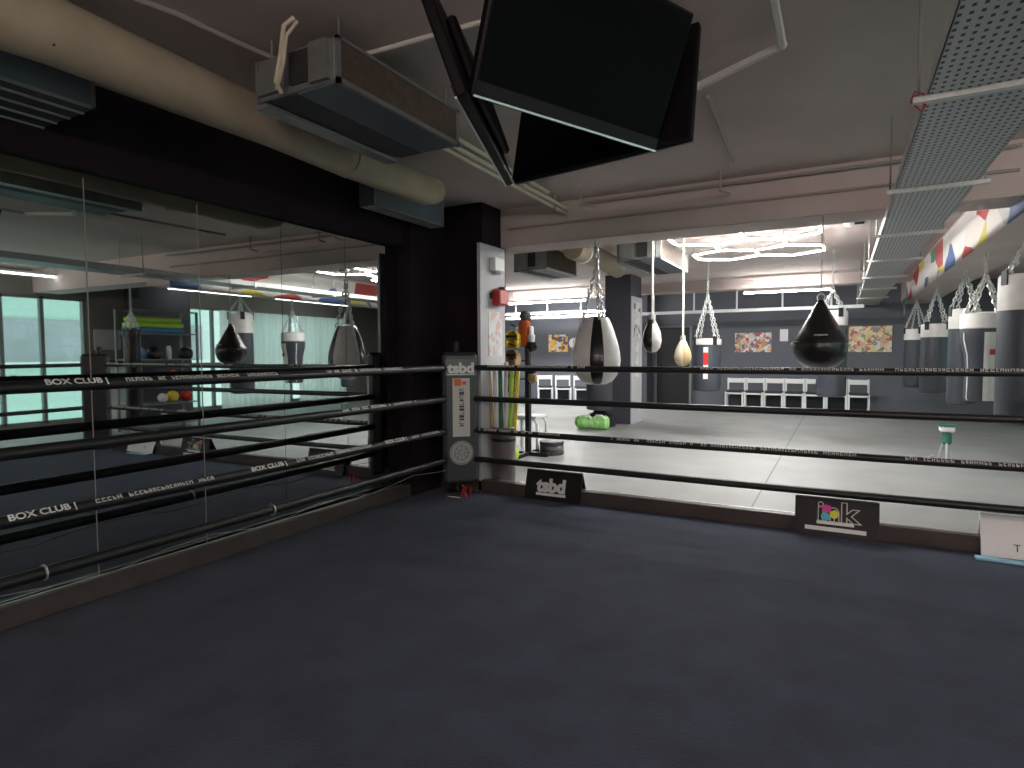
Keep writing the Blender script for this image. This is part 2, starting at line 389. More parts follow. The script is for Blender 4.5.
# ------------------------------------------------------------ mirror wall
def mirror_x(y): return -3.82 - (y - 5) * math.tan(math.radians(0.8))
t = thing('wall_mirror', 'large floor to soffit mirror of joined panels behind the left ropes', 'mirror', (-3.8, 1.2, 0.1))
ymir = [-2.96, -1.58, -0.89, -0.2, 0.49, 1.18, 1.87, 2.56, 3.25, 3.94, 4.64]
for a, b in zip(ymir[:-1], ymir[1:]):
    pts = [(mirror_x(a) + 3.8, a - 1.2), (mirror_x(b) + 3.8, b - 1.2 - 0.004), (mirror_x(b) + 3.8 - .02, b - 1.2 - .004), (mirror_x(a) + 3.8 - .02, a - 1.2)]
    B().prism(pts, 0.0, 2.36, 2).build('mirror_panel', 'mirror', t)
sm = B()
for y in (1.87, 2.56):
    sm.box(mirror_x(y) + 3.8, mirror_x(y) + 3.802, y - 1.2 - 0.004, y - 1.2 + 0.001, 0, 2.3)
sm.parts('joint_strip', 'conduit', t)

# ------------------------------------------------------------ ring: canvas, curb, posts, ropes
RX0, RX1, RY0, RY1 = -3.7, 2.2, -1.0, 5.14
c = B().box(RX0, RX1, RY0, RY1, 0, 0.004)
tag(c.build('ring_canvas', 'canvas'), 'dark navy carpet covering the boxing ring floor', 'carpet')
def curb(name, x0, x1, y0, y1, label, trim):
    t = thing(name, label, 'curb', ((x0 + x1) / 2, (y0 + y1) / 2, 0))
    cx, cy = (x0 + x1) / 2, (y0 + y1) / 2
    B().cbox(x0 - cx, x1 - cx, y0 - cy, y1 - cy, 0.0, 0.12, 0.008).build('curb_body', 'curb', t)
    q = [a - b for a, b in zip(trim, (cx, cx, cy, cy))]
    B().box(*q, 0.12, 0.124).build('edge_trim', 'silver', t)
curb('ring_curb', RX0, RX1, 5.14, 5.23, 'low brown curb edging the ring on the gym side, under the sponsor boards', (-3.0, RX1, 5.21, 5.23))
curb('ring_curb', -3.76, RX0, RY0, 5.14, 'low brown curb edging the ring along the mirror wall', (-3.757, -3.745, RY0, 4.6))
curb('ring_curb', RX1, RX1 + .09, RY0, 5.23, 'low brown curb on the window side of the ring, seen in the mirror', (RX1 + .07, RX1 + .09, RY0, 5.1))

def rope(p, q, sag, label, group, marks, seed, r=0.028, marktop=True, words=()):
    p = Vector(p); q = Vector(q); mid = (p + q) / 2; n = 28; d = q - p
    t = thing('ring_rope', label, 'rope', mid, 0, group)
    def pt(u): return p + d * u - Vector((0, 0, sag * 4 * u * (1 - u))) - mid
    rnd = random.Random(seed)
    rc = B().tube([pt(i / n) for i in range(n + 1)], r, 12); nf = len(rc.f)
    # white printed lettering marks, too small to read, along the cover
    L_ = d.length; dirn = d.normalized(); side = Vector((dirn.y, -dirn.x, 0))
    if side.dot(-(mid)) < 0: side = -side
    mk = B(); k = 0
    for a, b in marks:
        s0 = a
        while s0 < b:
            wl = rnd.uniform(0.012, 0.022)
            if rnd.random() < 0.13: s0 += 0.03; continue
            c = pt(s0 / L_); cc = c + (side * 0.78 + Vector((0, 0, 0.62))) * r
            up = Vector((0, 0, 1)) * 0.78 - side * 0.62; up.normalize(); nrm = (side * 0.78 + Vector((0, 0, 0.62))).normalized()
            h = 0.011
            def quad(u0, u1, v0, v1):
                vs = [cc + dirn * u + up * v + nrm * e for e in (-0.002, 0.0025) for u, v in ((u0, v0), (u1, v0), (u1, v1), (u0, v1))]
                mk.add(vs, [(0, 3, 2, 1), (4, 5, 6, 7), (0, 1, 5, 4), (1, 2, 6, 5), (2, 3, 7, 6), (3, 0, 4, 7)])
            st = rnd.choice((0, 1, 2, 3)); e = 0.0045
            quad(0, e, -h, h)
            if st in (0, 1): quad(0, wl, h - e, h)
            if st in (0, 2): quad(0, wl, -h, -h + e)
            if st in (1, 3): quad(wl - e, wl, -h, h)
            if st in (2, 3): quad(0, wl, -e / 2, e / 2)
            s0 += wl + 0.008
    rc.add(mk.v, mk.f); ro = rc.build('rope_cover', 'rope', t, smooth=True); ro.data.materials.append(M['rope_mark'])
    for i, p_ in enumerate(ro.data.polygons):
        if i >= nf: p_.material_index = 1
    for s1 in words:
        c = pt((s1 + 0.17) / L_) + (side * 0.78 + Vector((0, 0, 0.62))) * (r + 0.001)
        nv = (side * 0.78 + Vector((0, 0, 0.62))).normalized(); upv = nv.cross(dirn).normalized()
        e_ = Matrix((dirn, upv, nv)).transposed().to_euler()
        text('rope_lettering', 'BOX CLUB |', 0.046, 'rope_mark', t, c, e_, 0.001, 0.001, 1.15)
    # tape joints
    tp = B()
    for u in (0.004, 0.996): c = pt(u); tp.tube([c - dirn * 0.05, c + dirn * 0.05], r + 0.004, 10)
    tp.parts('end_sleeve', 'black', t, smooth=True)
    return t
hts = [1.26, 0.956, 0.642, 0.36]
nm = ['topmost', 'second from top', 'third from top', 'lowest']
PX0, PX1, PY1, PY0 = -3.36, 1.92, 5.0, -0.6
for i, z in enumerate(hts):
    mk_f = [[(0.2, 1.2), (2.2, 4.9)], [], [(0.1, 0.95), (1.45, 3.3), (3.6, 4.9)], []][i]
    rope((PX0 + .17, PY1, z), (PX1 - .17, PY1, z), 0.005, 'black ring rope on the gym side, %s of its four' % nm[i], 'ropes on the gym side of the ring', mk_f, 10 + i, marktop=True)
    mk_l = [[(2.32, 3.3), (3.75, 4.6)], [(3.9, 4.8)], [(2.15, 2.85), (3.45, 4.2), (4.75, 5.2)], []][i]; wl_ = [(1.92,), (), (1.75, 3.05, 4.36), ()][i]
    rope((PX0, PY0 + .1, z), (PX0, PY1 - .17, z), 0.01, 'black ring rope in front of the mirror, %s of its four' % nm[i], 'ropes on the mirror side of the ring', mk_l, 20 + i, r=0.031, words=wl_)
    rope((PX1, PY0 + .1, z), (PX1, PY1 - .17, z), 0.01, 'black ring rope on the window side, in the mirror, %s of four' % nm[i], 'ropes on the window side of the ring', [], 30 + i)

# white thin spacer cord on the left low ropes
t = B()
pts = [(-3.34, 0.9 + i * 0.28, 0.285 + 0.025 * math.sin(i * 1.7)) for i in range(15)]
t.tube([Vector(p) - Vector((-3.34, 2.8, 0.3)) for p in pts], 0.003, 6)
tag(t.build('loose_cord', 'bin', loc=(-3.34, 2.8, 0.3)), 'thin grey cord hanging slack under the lowest rope by the mirror', 'cord')
# small silver rope clips
for y in (1.42, 2.75):
    o = B().tube([(0.036 * math.cos(g), 0, 0.036 * math.sin(g)) for g in [2 * PI * k / 16 for k in range(16)]], 0.006, 6, closed=True).build('rope_clip', 'silver', loc=(PX0, y, 0.35))
    tag(o, 'small silver clip round the lowest rope by the mirror', 'clip', 'rope clips by the mirror')

def corner(px, py, ang, label_post, label_pad, full, cush=True):
    t = thing('corner_post', label_post, 'post', (px, py, 0), 0)
    B().lathe([(0.11, 0), (0.11, 0.012), (0.05, 0.014)], n=20).build('base_plate', 'black', t, smooth=True, loc=(0, 0, 0.004))
    B().lathe([(0.038, 0.016), (0.038, 1.5), (0.03, 1.52), (0.0, 1.525)], n=20).build('pole', 'black', t, smooth=True)
    for z in hts:
        B().cbox(-0.05, 0.05, -0.05, 0.05, z - 0.03, z + 0.03, 0.01).build('turnbuckle', 'black', t)
    if not cush: return
    dx, dy = math.sin(ang), -math.cos(ang)
    p = thing('corner_pad', label_pad, 'pad', (px + dx * 0.165, py + dy * 0.165, 0.13), ang)
    B().cbox(-0.172, 0.172, -0.07, 0.07, 0, 1.275, 0.03).build('cushion', 'pad_grey', p, smooth=30)
    B().cbox(-0.155, 0.155, -0.06, 0.06, 1.262, 1.285, 0.01).build('top_cap', 'black', p)
    lc = B()
    for k in range(16):
        z = 0.1 + k * 0.072
        lc.tube([(-0.12, 0.072, z), (0, 0.085, z + 0.03), (0.12, 0.072, z)], 0.006, 5)
    lc.build('lacing', 'black', p)
    if full:
        F = -0.0722
        B().box(-0.15, 0.15, F - .001, F + .003, 1.055, 1.215).build('header_patch', 'pad_head', p)
        text('header_text', 'tsbd', 0.135, 'white', p, (0, F - .003, 1.125), (PI / 2, 0, 0), 0.0015, 0.006, 1.12)
        B().box(-0.135, 0.135, F - .003, F, 1.062, 1.072).build('header_underline', 'white', p)
        B().box(-0.085, 0.085, F - .001, F + .003, 0.46, 1.03).build('white_strip', 'offwhite', p)
        B().box(-0.068, 0.0, F - .003, F, 0.955, 1.025).box(0.012, 0.05, F - .003, F, 0.965, 1.0).parts('orange_badge', 'orange', p)
        r = random.Random(3); g = B(); z = 0.56
        while z < 0.93:
            h = r.uniform(0.014, 0.03)
            g.box(-0.02, 0.028, F - .0025, F, z, z + 0.006); g.box(-0.02 + (0 if r.random() < .5 else .04), -0.012 + (0 if r.random() < .5 else .04), F - .0025, F, z, z + h)
            if r.random() < .6: g.box(-0.02, 0.028, F - .0025, F, z + h - .006, z + h)
            z += h + 0.008
        g.build('vertical_lettering', 'dark_print', p)
        em = B(); n = 40
        for k in range(n):
            a0 = 2 * PI * k / n; a1 = 2 * PI * (k + 1) / n
        em.add([(0.118 * math.cos(2 * PI * k / n), y, 0.30 + 0.118 * math.sin(2 * PI * k / n)) for y in (F + .002, F - .002) for k in range(n)],
               [tuple(range(n)), tuple(range(2 * n - 1, n - 1, -1))] + [(k, (k + 1) % n, n + (k + 1) % n, n + k) for k in range(n)])
        e = em.build('round_emblem', 'grey_print', p)
        rg = B()
        for rr in (0.108, 0.07): rg.tube([(rr * math.cos(2 * PI * k / 32), F - .003, 0.30 + rr * math.sin(2 * PI * k / 32)) for k in range(32)], 0.003, 4, closed=True)
        for k in range(8):
            a = 2 * PI * k / 8; rg.tube([(0.02 * math.cos(a), F - .003, 0.30 + 0.02 * math.sin(a)), (0.066 * math.cos(a), F - .003, 0.30 + 0.066 * math.sin(a))], 0.003, 4)
        rg.build('emblem_rings', 'dark_print', e)
corner(-3.4, 5.05, PI / 4, 'black steel ring post in the corner by the black pillar', 'grey corner pad with white lettering and round emblem where the ropes meet', True)
corner(1.96, 5.03, -PI / 4, 'black ring post at the window side corner beyond the sponsor boards', 'dark corner pad at the window side of the ring, reflected in the mirror', False)
corner(-3.4, -0.7, 3 * PI / 4, 'black ring post beside the mirror behind the viewer', '', False, False)
corner(1.96, -0.7, -3 * PI / 4, 'black ring post on the window side behind the viewer', '', False, False)

t = thing('jump_rope', 'small red and white looped strap lying at the foot of the corner pad', 'strap', (-3.13, 4.78, 0.006))
B().tube([(-0.05, 0, 0.01), (-0.03, 0.0, 0.05), (-0.02, .02, 0.11), (-0.05, .02, 0.13)], 0.008, 8).tube([(0.02, 0, 0.12), (0.0, 0, 0.06), (0.03, 0, 0.012), (0.06, 0, 0.05), (0.07, 0, 0.12)], 0.008, 8).parts('red_loop', 'red', t, smooth=True)
B().tube([(-0.2, 0, 0.006), (-0.12, -.01, 0.01), (-0.05, 0, 0.008)], 0.005, 6).build('white_end', 'white', t, smooth=True)

# sponsor boards straddling the far curb
def board(x0, x1, m, label):
    cx = (x0 + x1) / 2; hw = (x1 - x0) / 2
    t = thing('sponsor_board', label, 'sponsor board', (cx, 5.09, 0.006))
    B().prism([(0, 0), (0.012, 0), (0.085, 0.262), (0.073, 0.268)], -hw, hw, 0).build('front_panel', m, t)
    B().prism([(0.073, 0.268), (0.085, 0.275), (0.21, 0.01), (0.2, 0.005)], -hw, hw, 0).build('back_panel', m, t)
    B().tube([(-hw, 0.079, 0.272), (hw, 0.079, 0.272)], 0.006, 6).build('top_edge', 'silver' if m != 'white_board' else 'white', t)
    return t, math.atan2(0.268, 0.073)
def on_board(v, lift=0.003):       # v along slope 0..0.27
    a = math.atan2(0.268, 0.073); return (v * math.cos(a) - math.sin(a) * lift, v * math.sin(a) + math.cos(a) * lift)
def strip(t, x0, x1, v0, v1, m, name, th=0.002):
    a = on_board(v0, th); b = on_board(v1, th); c = on_board(v1, 0); d = on_board(v0, 0)
    return B().prism([a, b, c, d], x0, x1, 0).build(name, m, t)
t, ang = board(-2.655, -2.08, 'black_vinyl', 'black sponsor board lettered tsbd leaning over the curb near the corner pad')
y, z = on_board(0.135); text('lettering', 'tsbd', 0.17, 'white', t, (-0.015, y, z), (ang, 0, 0), 0.001, 0.009, 1.0)
strip(t, -0.165, 0.14, 0.045, 0.07, 'white', 'underline')
t, ang = board(-0.29, 0.275, 'black_vinyl', 'black sponsor board with colour splashed outlined letters, mid way along the curb')
for nm_, s_, xx in (('letter', 'i', -0.105), ('letter', 'n', -0.025), ('letter', 'k', 0.085)):
    y, z = on_board(0.175, 0.002); text(nm_, s_, 0.2, 'offwhite', t, (xx, y, z), (ang, 0, 0), 0.001, 0.010, 1.15 if s_ == 'k' else 1.0)
    y, z = on_board(0.175, 0.0045); text(nm_ + '_fill', s_, 0.2, 'black_vinyl', t, (xx, y, z), (ang, 0, 0), 0.001, 0.003, 1.15 if s_ == 'k' else 1.0)
def blob(cx, v, r, m, seed):
    rr = random.Random(seed); n = 16; y0 = []
    pts = []
    for k in range(n):
        g = 2 * PI * k / n; q = r * rr.uniform(0.75, 1.1); pts.append((cx + q * math.cos(g), v + q * math.sin(g)))
    vs = [(p[0], *on_board(p[1], 0.0075)) for p in pts] + [(p[0], *on_board(p[1], 0.001)) for p in pts]
    B().add(vs, [tuple(range(n)), tuple(range(2 * n - 1, n - 1, -1))] + [(k, (k + 1) % n, n + (k + 1) % n, n + k) for k in range(n)]).build('colour_splash', m, t)
blob(-0.065, 0.2, 0.036, 'magenta', 1); blob(-0.07, 0.145, 0.034, 'cyan', 2); blob(-0.012, 0.165, 0.034, 'yprint', 3)
strip(t, -0.13, 0.12, 0.085, 0.112, 'white', 'lettering_band'); strip(t, -0.21, 0.2, 0.035, 0.066, 'white', 'text_band')
t, ang = board(0.87, 1.46, 'white_board', 'white sponsor board with a red and black swoosh, nearest the right edge of the photo')
B().add([(-0.02 + .0, *on_board(0.13, .002)), (0.1, *on_board(0.125, .002)), (0.2, *on_board(0.165, .002)), (0.06, *on_board(0.145, .002)),
         (-0.02 + .0, *on_board(0.127, .0)), (0.1, *on_board(0.122, .0)), (0.2, *on_board(0.162, .0)), (0.06, *on_board(0.142, .0))],
        [(0, 1, 2, 3), (7, 6, 5, 4), (0, 4, 5, 1), (1, 5, 6, 2), (2, 6, 7, 3), (3, 7, 4, 0)]).build('red_swoosh', 'red', t)
B().add([(0.0, *on_board(0.17, .002)), (0.12, *on_board(0.185, .002)), (0.2, *on_board(0.2, .002)), (0.02, *on_board(0.16, .002)),
         (0.0, *on_board(0.168, .0)), (0.12, *on_board(0.183, .0)), (0.2, *on_board(0.198, .0)), (0.02, *on_board(0.158, .0))],
        [(0, 1, 2, 3), (7, 6, 5, 4), (0, 4, 5, 1), (1, 5, 6, 2), (2, 6, 7, 3), (3, 7, 4, 0)]).build('black_swoosh', 'dark_print', t)
y, z = on_board(0.07); text('lettering', 'T', 0.07, 'dark_print', t, (-0.1, y, z), (ang, 0, 0), 0.001, 0.0)
o = B().cbox(-0.2, 0.2, -0.035, 0.035, 0, 0.018, 0.005).build('foam_strip', 'lightblue', loc=(1.02, 4.985, 0.0055), rot=(0, 0, math.radians(-2)))
tag(o, 'light blue foam strip lying on the ring carpet by the white board', 'foam strip')

# ------------------------------------------------------------ pillar fittings
t = thing('emergency_light', 'white emergency light box high on the side of the corner pillar', 'light fixture', (-3.165, 5.42, 2.3))
B().cbox(0, 0.07, -0.1, 0.1, -0.06, 0.08, 0.01).build('housing', 'white', t)
B().lathe([(0.03, -0.09), (0.045, -0.07), (0.03, -0.06)], (0.045, 0, 0), 16).build('lens', 'lampframe', t, smooth=True)
t = thing('fire_alarm', 'red alarm sounder mounted on the corner pillar', 'alarm', (-3.165, 5.46, 1.98))
B().cbox(0, 0.1, -0.1, 0.1, -0.085, 0.075, 0.015).build('body', 'red', t)
B().lathe([(0.035, 0), (0.04, 0.03), (0.0, 0.04)], (0.05, 0.03, 0.075), 14).build('beacon', 'dark_print', t, smooth=True)
B().cbox(0.0, 0.02, -0.14, -0.1, -0.02, 0.04, 0.004).build('bracket', 'black', t)
t = tag(B().box(0, 0.006, -0.13, 0.15, -0.23, 0.23).build('notice_papers', 'papers', loc=(-3.165, 5.42, 1.6)), 'white notice papers taped to the corner pillar below the red alarm', 'poster')
t = tag(B().box(0, 0.012, -0.2, 0.2, -0.35, 0.35).build('notice_strip', 'papers2', loc=(-3.6, 11.75, 2.05)), 'printed notice on the side of the pillar beyond the white teardrop bag', 'poster')
struct(B().box(-3.6, -3.58, 11.42, 12.1, 0, 2.5).build('trim_6', 'light_wall'))
for zz in (1.0, 1.25, 1.5):
    o = B().box(0, 0.008, -0.1, 0.1, -0.1, 0.1).build('paper_sheet', 'papers2', loc=(-3.58, 11.75, zz)); tag(o, 'small sheet on the pillar behind the hanging bags', 'poster', 'sheets on the far pillar')
bpy.data.objects['notice_strip'].location.x = -3.58

# ------------------------------------------------------------ ceiling services near
def duct_ac(x0, x1, y0, y1, z0, z1, label, name='ducted_air_conditioner'):
    t = thing(name, label, 'air conditioner', ((x0 + x1) / 2, (y0 + y1) / 2, z0)); cx, cy = (x0 + x1) / 2, (y0 + y1) / 2
    hx, hy, h = (x1 - x0) / 2, (y1 - y0) / 2, z1 - z0
    B().cbox(-hx, hx, -hy, hy, 0.01, h, 0.006).build('casing', 'galv', t)
    B().box(-hx * 0.62, hx * 0.02, -hy + .01, hy - .01, 0.0, 0.012).build('bottom_grille', 'galv_dark', t)
    B().box(hx * 0.02, hx, -hy + .01, hy - .01, 0.002, 0.012).build('bottom_sheet', 'galv_blue', t)
    B().box(hx, hx + .012, -hy + .02, hy - .02, 0.025, h - .015).build('filter_panel', 'filter', t)
    f = B()
    for q in ((-hy, -hy + .02, 0, h), (hy - .02, hy, 0, h)): f.box(hx, hx + .02, q[0], q[1], q[2], q[3])
    f.box(hx, hx + .02, -hy, hy, h - .015, h); f.box(hx, hx + .02, -hy, hy, 0, 0.025); f.build('filter_frame', 'galv', t)
    f = B().box(-hx - .02, -hx, -hy, hy, -0.02, h).box(-hx, -hx + .06, -hy, hy, -0.02, 0.0); f.build('outlet_flange', 'galv', t)
    e = B().box(-hx * .1, hx * .45, -hy - .012, -hy, 0.04, h - .02).build('control_box_opening', 'galv_dark', t)
    B().box(hx * .45, hx * .9, -hy - .025, -hy, 0.02, h - .01).box(-hx * .95, -hx * .2, -hy - .02, -hy, 0.03, h - .06).parts('end_plate', 'galv', t)
    r = B()
    for sx in (-1, 1):
        for sy in (-1, 1): r.tube([(sx * (hx - .03), sy * (hy - .06), h), (sx * (hx - .03), sy * (hy - .06), H - z0)], 0.005, 6)
    r.parts('hanging_rod', 'galv', t)
    return t
t = duct_ac(-2.49, -1.99, 2.02, 2.98, 2.6, 2.805, 'galvanised ducted air conditioner hanging nearest the screens')
B().tube([(0.08, -.55, 0.29), (0.05, -.58, 0.25), (0.03, -.585, 0.12), (-0.01, -.58, 0.02), (-0.02, -.54, -.01)], 0.011, 8).tube([(0.1, -.55, 0.27), (0.07, -.585, 0.2), (0.045, -.585, 0.08), (-0.03, -.56, 0.0)], 0.008, 8).parts('white_cable', 'cable', t, smooth=True)
duct_ac(-2.5, -1.98, 7.4, 8.9, 2.55, 2.84, 'ducted air conditioner beside the lit hexagon lamp over the gym')
duct_ac(-3.85, -3.42, 7.15, 8.2, 2.5, 2.8, 'ducted air conditioner over the gym nearest the corner pillar')

def grille(x0, x1, y0, y1, z0, z1, label):
    t = thing('air_outlet_box', label, 'air outlet', ((x0 + x1) / 2, (y0 + y1) / 2, z0)); hx, hy, h = (x1 - x0) / 2, (y1 - y0) / 2, z1 - z0
    B().cbox(-hx, hx, -hy, hy, 0.012, h, 0.005).build('plenum', 'galv_blue', t)
    s = B()
    for k in range(4): s.box(-hx + .02 + k * hx * .5, -hx + .035 + k * hx * .5, -hy, hy, 0, 0.012)
    s.parts('slats', 'silver', t); B().box(-hx, hx, -hy, hy, 0.008, 0.012).build('slot', 'galv_dark', t)
    B().box(hx, hx + .008, -hy, -hy + .02, 0, h).box(hx, hx + .008, hy - .02, hy, 0, h).box(hx, hx + .008, -hy, hy, 0, .015).build('rim', 'galv', t)
grille(-3.72, -3.2, -0.2, 1.65, 2.585, 2.76, 'grey slotted air outlet box under the soffit at the left edge')
grille(-3.56, -3.4, 3.86, 4.85, 2.62, 2.9, 'grey air outlet box on the soffit beside the black pillar')

t = thing('round_duct', 'thick beige round duct running under the ceiling toward the black pillar', 'duct', (-2.85, 2.0, 2.7))
B().tube([(-.15, -2.6, 0.03), (-.12, -1.6, 0.03), (-.05, -1.0, 0.03), (0.0, -.7, 0.02), (0.0, 0.2, 0.0), (-.02, 1.0, -.02), (-.02, 1.85, -.03), (-.05, 1.98, 0.0), (-.12, 2.06, 0.06)], 0.125, 24,
         radii=[.14, .14, .14, .135, .12, .12, .115, .11, .09]).build('duct_body', 'beige_pipe', t, smooth=True)
B().tube([(-.055, -1.02, 0.03), (-.04, -.93, 0.03)], 0.147, 24).tube([(-.01, .98, -.02), (-.015, 1.02, -.02)], 0.125, 24).parts('joint_tape', 'beige_pipe', t, smooth=True)
B().ball((0.09, -.72, -0.07), 0.008, 8, 6).build('screw', 'galv_dark', t)
t = thing('round_duct', 'short beige round duct over the gym behind the white teardrop bag chains', 'duct', (-3.0, 7.6, 2.72))
B().tube([(0, -.5, 0), (0, 0.6, 0), (0.02, 1.2, -.05)], 0.14, 22).build('duct_body', 'beige_pipe', t, smooth=True)
B().tube([(0, -.2, 0), (0, -.14, 0)], 0.148, 22).build('joint_tape', 'white', t, smooth=True)

def pipe(pts, r, m, label, cat='pipe', name='ceiling_pipe'):
    c = Vector(pts[len(pts) // 2]); o = B().tube([Vector(p) - c for p in pts], r, 10).build(name, m, loc=c, smooth=True); return tag(o, label, cat)
t = thing('cable_bundle', 'cream pipe bundle leaving the air conditioner toward the beam', 'pipe', (-2.4, 3.6, 2.8))
for k, (dx, dz, e) in enumerate(((0.0, 0.0, 2.0), (0.05, 0.02, 1.95), (-0.05, 0.03, 1.6), (0.1, 0.05, 1.4))):
    B().tube([(0.2 + dx, -.62, -.1 + dz), (0.12 + dx, -.5, -.05 + dz), (0.0 + dx, -.35, -.0 + dz), (-.02 + dx, .4, dz), (-.05 + dx, e, dz)], 0.016, 8).build('pipe', 'cable', t, smooth=True)
B().tube([(0.2, -.6, 0.03), (0.3, -.5, -.04), (0.24, -.4, -.1), (0.12, -.45, -.08), (0.15, -.55, 0.0), (0.26, -.5, 0.04)], 0.012, 8).parts('loop', 'cable', t, smooth=True)
pipe([(-2.2, 5.55, 2.86), (-0.8, 5.55, 2.86), (0.25, 5.55, 2.86), (1.1, 5.55, 2.86)], 0.012, 'conduit', 'thin painted conduit along the near face of the ceiling beam')
pipe([(-3.1, 5.6, 2.70), (-1, 5.6, 2.70), (1.1, 5.6, 2.70)], 0.012, 'conduit', 'thin painted conduit along the middle of the beam face')
pipe([(-2.75, 1.2, 2.91), (-2.62, 1.7, 2.91), (-2.58, 2.0, 2.9), (-2.5, 2.3, 2.88)], 0.014, 'conduit', 'slim conduit bending across the ceiling above the round duct')
pipe([(-0.72, 3.75, 2.91), (-0.75, 4.4, 2.91), (-0.78, 5.1, 2.91)], 0.014, 'conduit', 'slim conduit running toward the beam behind the screens')
pipe([(0.2, 0.8, 2.91), (0.2, 2.0, 2.91), (0.2, 3.1, 2.91)], 0.01, 'conduit', 'dark thin conduit on the ceiling left of the cable tray')
for (x, y) in ((-2.16, 5.3), (-0.92, 5.35), (-2.42, 5.3)):
    o = B().tube([(0, 0, 0), (0, 0, -.16)], 0.01, 8).tube([(0, 0, -.16), (0.05, .16, -.16)], 0.01, 8).build('pipe_hanger', 'conduit', loc=(x, y, H)); tag(o, 'small bent hanger rod on the ceiling near the beam', 'hanger', 'hanger rods by the beam')

# screens hung in a triangle
t = thing('ceiling_mount', 'black ceiling pole and arms carrying three screens', 'mount', (-0.93, 1.95, H))
B().tube([(0, 0, 0), (0, 0, -.62)], 0.03, 14).build('pole', 'tv_case', t, smooth=True)
B().lathe([(0.1, -.02), (0.1, 0)], n=20).build('ceiling_plate', 'tv_case', t)
B().box(-.16, .16, -.02, .02, -.50, -.44).box(-.02, .02, -.16, .16, -.50, -.44).parts('arm', 'tv_case', t)
def screen(a, b, tilt_out, label, hgt=0.46):
    a = Vector(a); b = Vector(b); x = (b - a).normalized(); nout = Vector((x.y, -x.x, 0))   # outward normal horizontally
    up = (Vector((0, 0, 1)) * math.cos(tilt_out) + nout * math.sin(tilt_out)); n = x.cross(up).normalized()
    W = (b - a).length; t = thing('wall_screen', label, 'television', (a + b) / 2, 0, 'screens hung over the ring')
    R = Matrix((x, -n, up)).transposed().to_4x4(); t.rotation_euler = R.to_euler()
    B().cbox(-W / 2, W / 2, 0, 0.035, 0, hgt, 0.006).build('housing', 'tv_case', t)
    B().cbox(-W * .3, W * .3, 0.035, 0.07, 0.06, hgt * .75, 0.01).build('rear_bulge', 'tv_case', t)
    B().box(-W / 2 + .012, W / 2 - .012, -0.002, 0.001, 0.02, hgt - .012).build('screen_panel', 'tv_screen', t)
    B().box(-W / 2 + .004, W / 2 - .004, -0.004, 0.001, 0.006, 0.045).build('glare_strip', 'glare', t)  # lighter strip stands in for glare reflected low on the screen
    B().box(-W / 2 + .002, W / 2 - .002, -0.005, 0.001, 0.0, 0.006).build('bottom_bezel', 'silver', t)
    return t
screen((-0.96, 1.521, 2.15), (-0.627, 2.271, 2.15), math.radians(22), 'black flat screen facing the ring, nearest of the three hung screens')
screen((-0.495, 2.32, 2.18), (-1.29, 2.40, 2.15), math.radians(16), 'black flat screen facing the gym behind the nearest screen', 0.5)
screen((-1.25, 2.25, 2.1), (-0.98, 1.47, 2.13), math.radians(20), 'black flat screen facing the mirror, seen edge on at left', 0.46)

# hexagon lamps
def hex_lamp(centers, s, z, m, label, name='hexagon_lamp', r=0.014):
    c0 = Vector((sum(c[0] for c in centers) / len(centers), sum(c[1] for c in centers) / len(centers), z))
    t = thing(name, label, 'lamp', c0); segs = {}
    for cx, cy in centers:
        vs = [(cx + s * math.sin(k * PI / 3), cy + s * math.cos(k * PI / 3)) for k in range(6)]
        for k in range(6):
            a, b = vs[k], vs[(k + 1) % 6]; key = tuple(sorted(((round(a[0], 2), round(a[1], 2)), (round(b[0], 2), round(b[1], 2)))))
            segs[key] = (a, b)
    nd = {}
    for a, b in segs.values():
        A = Vector((a[0], a[1], z)) - c0; Bv = Vector((b[0], b[1], z)) - c0; d = (Bv - A) * 0.04
        mid_ = (A + Bv) / 2; e_ = Bv - A; rm = Matrix.Translation(mid_) @ Matrix.Rotation(math.atan2(e_.y, e_.x), 4, 'Z'); hl = e_.length / 2 - r
        if m == 'lampframe': B().cbox(-hl, hl, -r, r, -r, r, 0.004, rm).build('light_tube', m, t)
        else:
            hs = B().cbox(-hl, hl, -r, r, 0, r * 1.6, 0.004, rm).build('tube_housing', 'conduit', t)
            B().cbox(-hl, hl, -r * .8, r * .8, -r * .6, 0.0, 0.004, rm).build('light_tube', m, hs)
        nd[key_(a)] = A; nd[key_(b)] = Bv
    j = B()
    for v in nd.values(): j.ball(v, r * 1.3, 8, 6)
    j.build('joints', 'lampframe', t, smooth=True)
    w = B()
    for v in list(nd.values())[::3]: w.tube([v, (v.x, v.y, H - z)], 0.003, 5)
    w.parts('suspension_wire', 'galv', t)
    return t
def key_(a): return (round(a[0], 2), round(a[1], 2))
q = 0.866 * 0.5
q = 0.398
hex_lamp([(-1.42, 7.4), (-1.42 + 2 * q, 7.4), (-1.42 + q, 8.09), (-1.42, 8.78), (-1.42 + 2 * q, 8.78)], 0.46, 2.74, 'tube_light', 'bright hexagon grid lamp lit over the gym floor', r=0.017)
q = 0.433
pipe([(-2.3, 2.36, 2.9), (-1.65, 2.39, 2.9), (-1.0, 2.42, 2.9)], 0.012, 'lampframe', 'white conduit crossing the ceiling from the air conditioner behind the screens')
hex_lamp([(-0.703, 2.91)], 0.5, 2.84, 'lampframe', 'unlit white hexagon grid lamp above the hung screens', r=0.016)

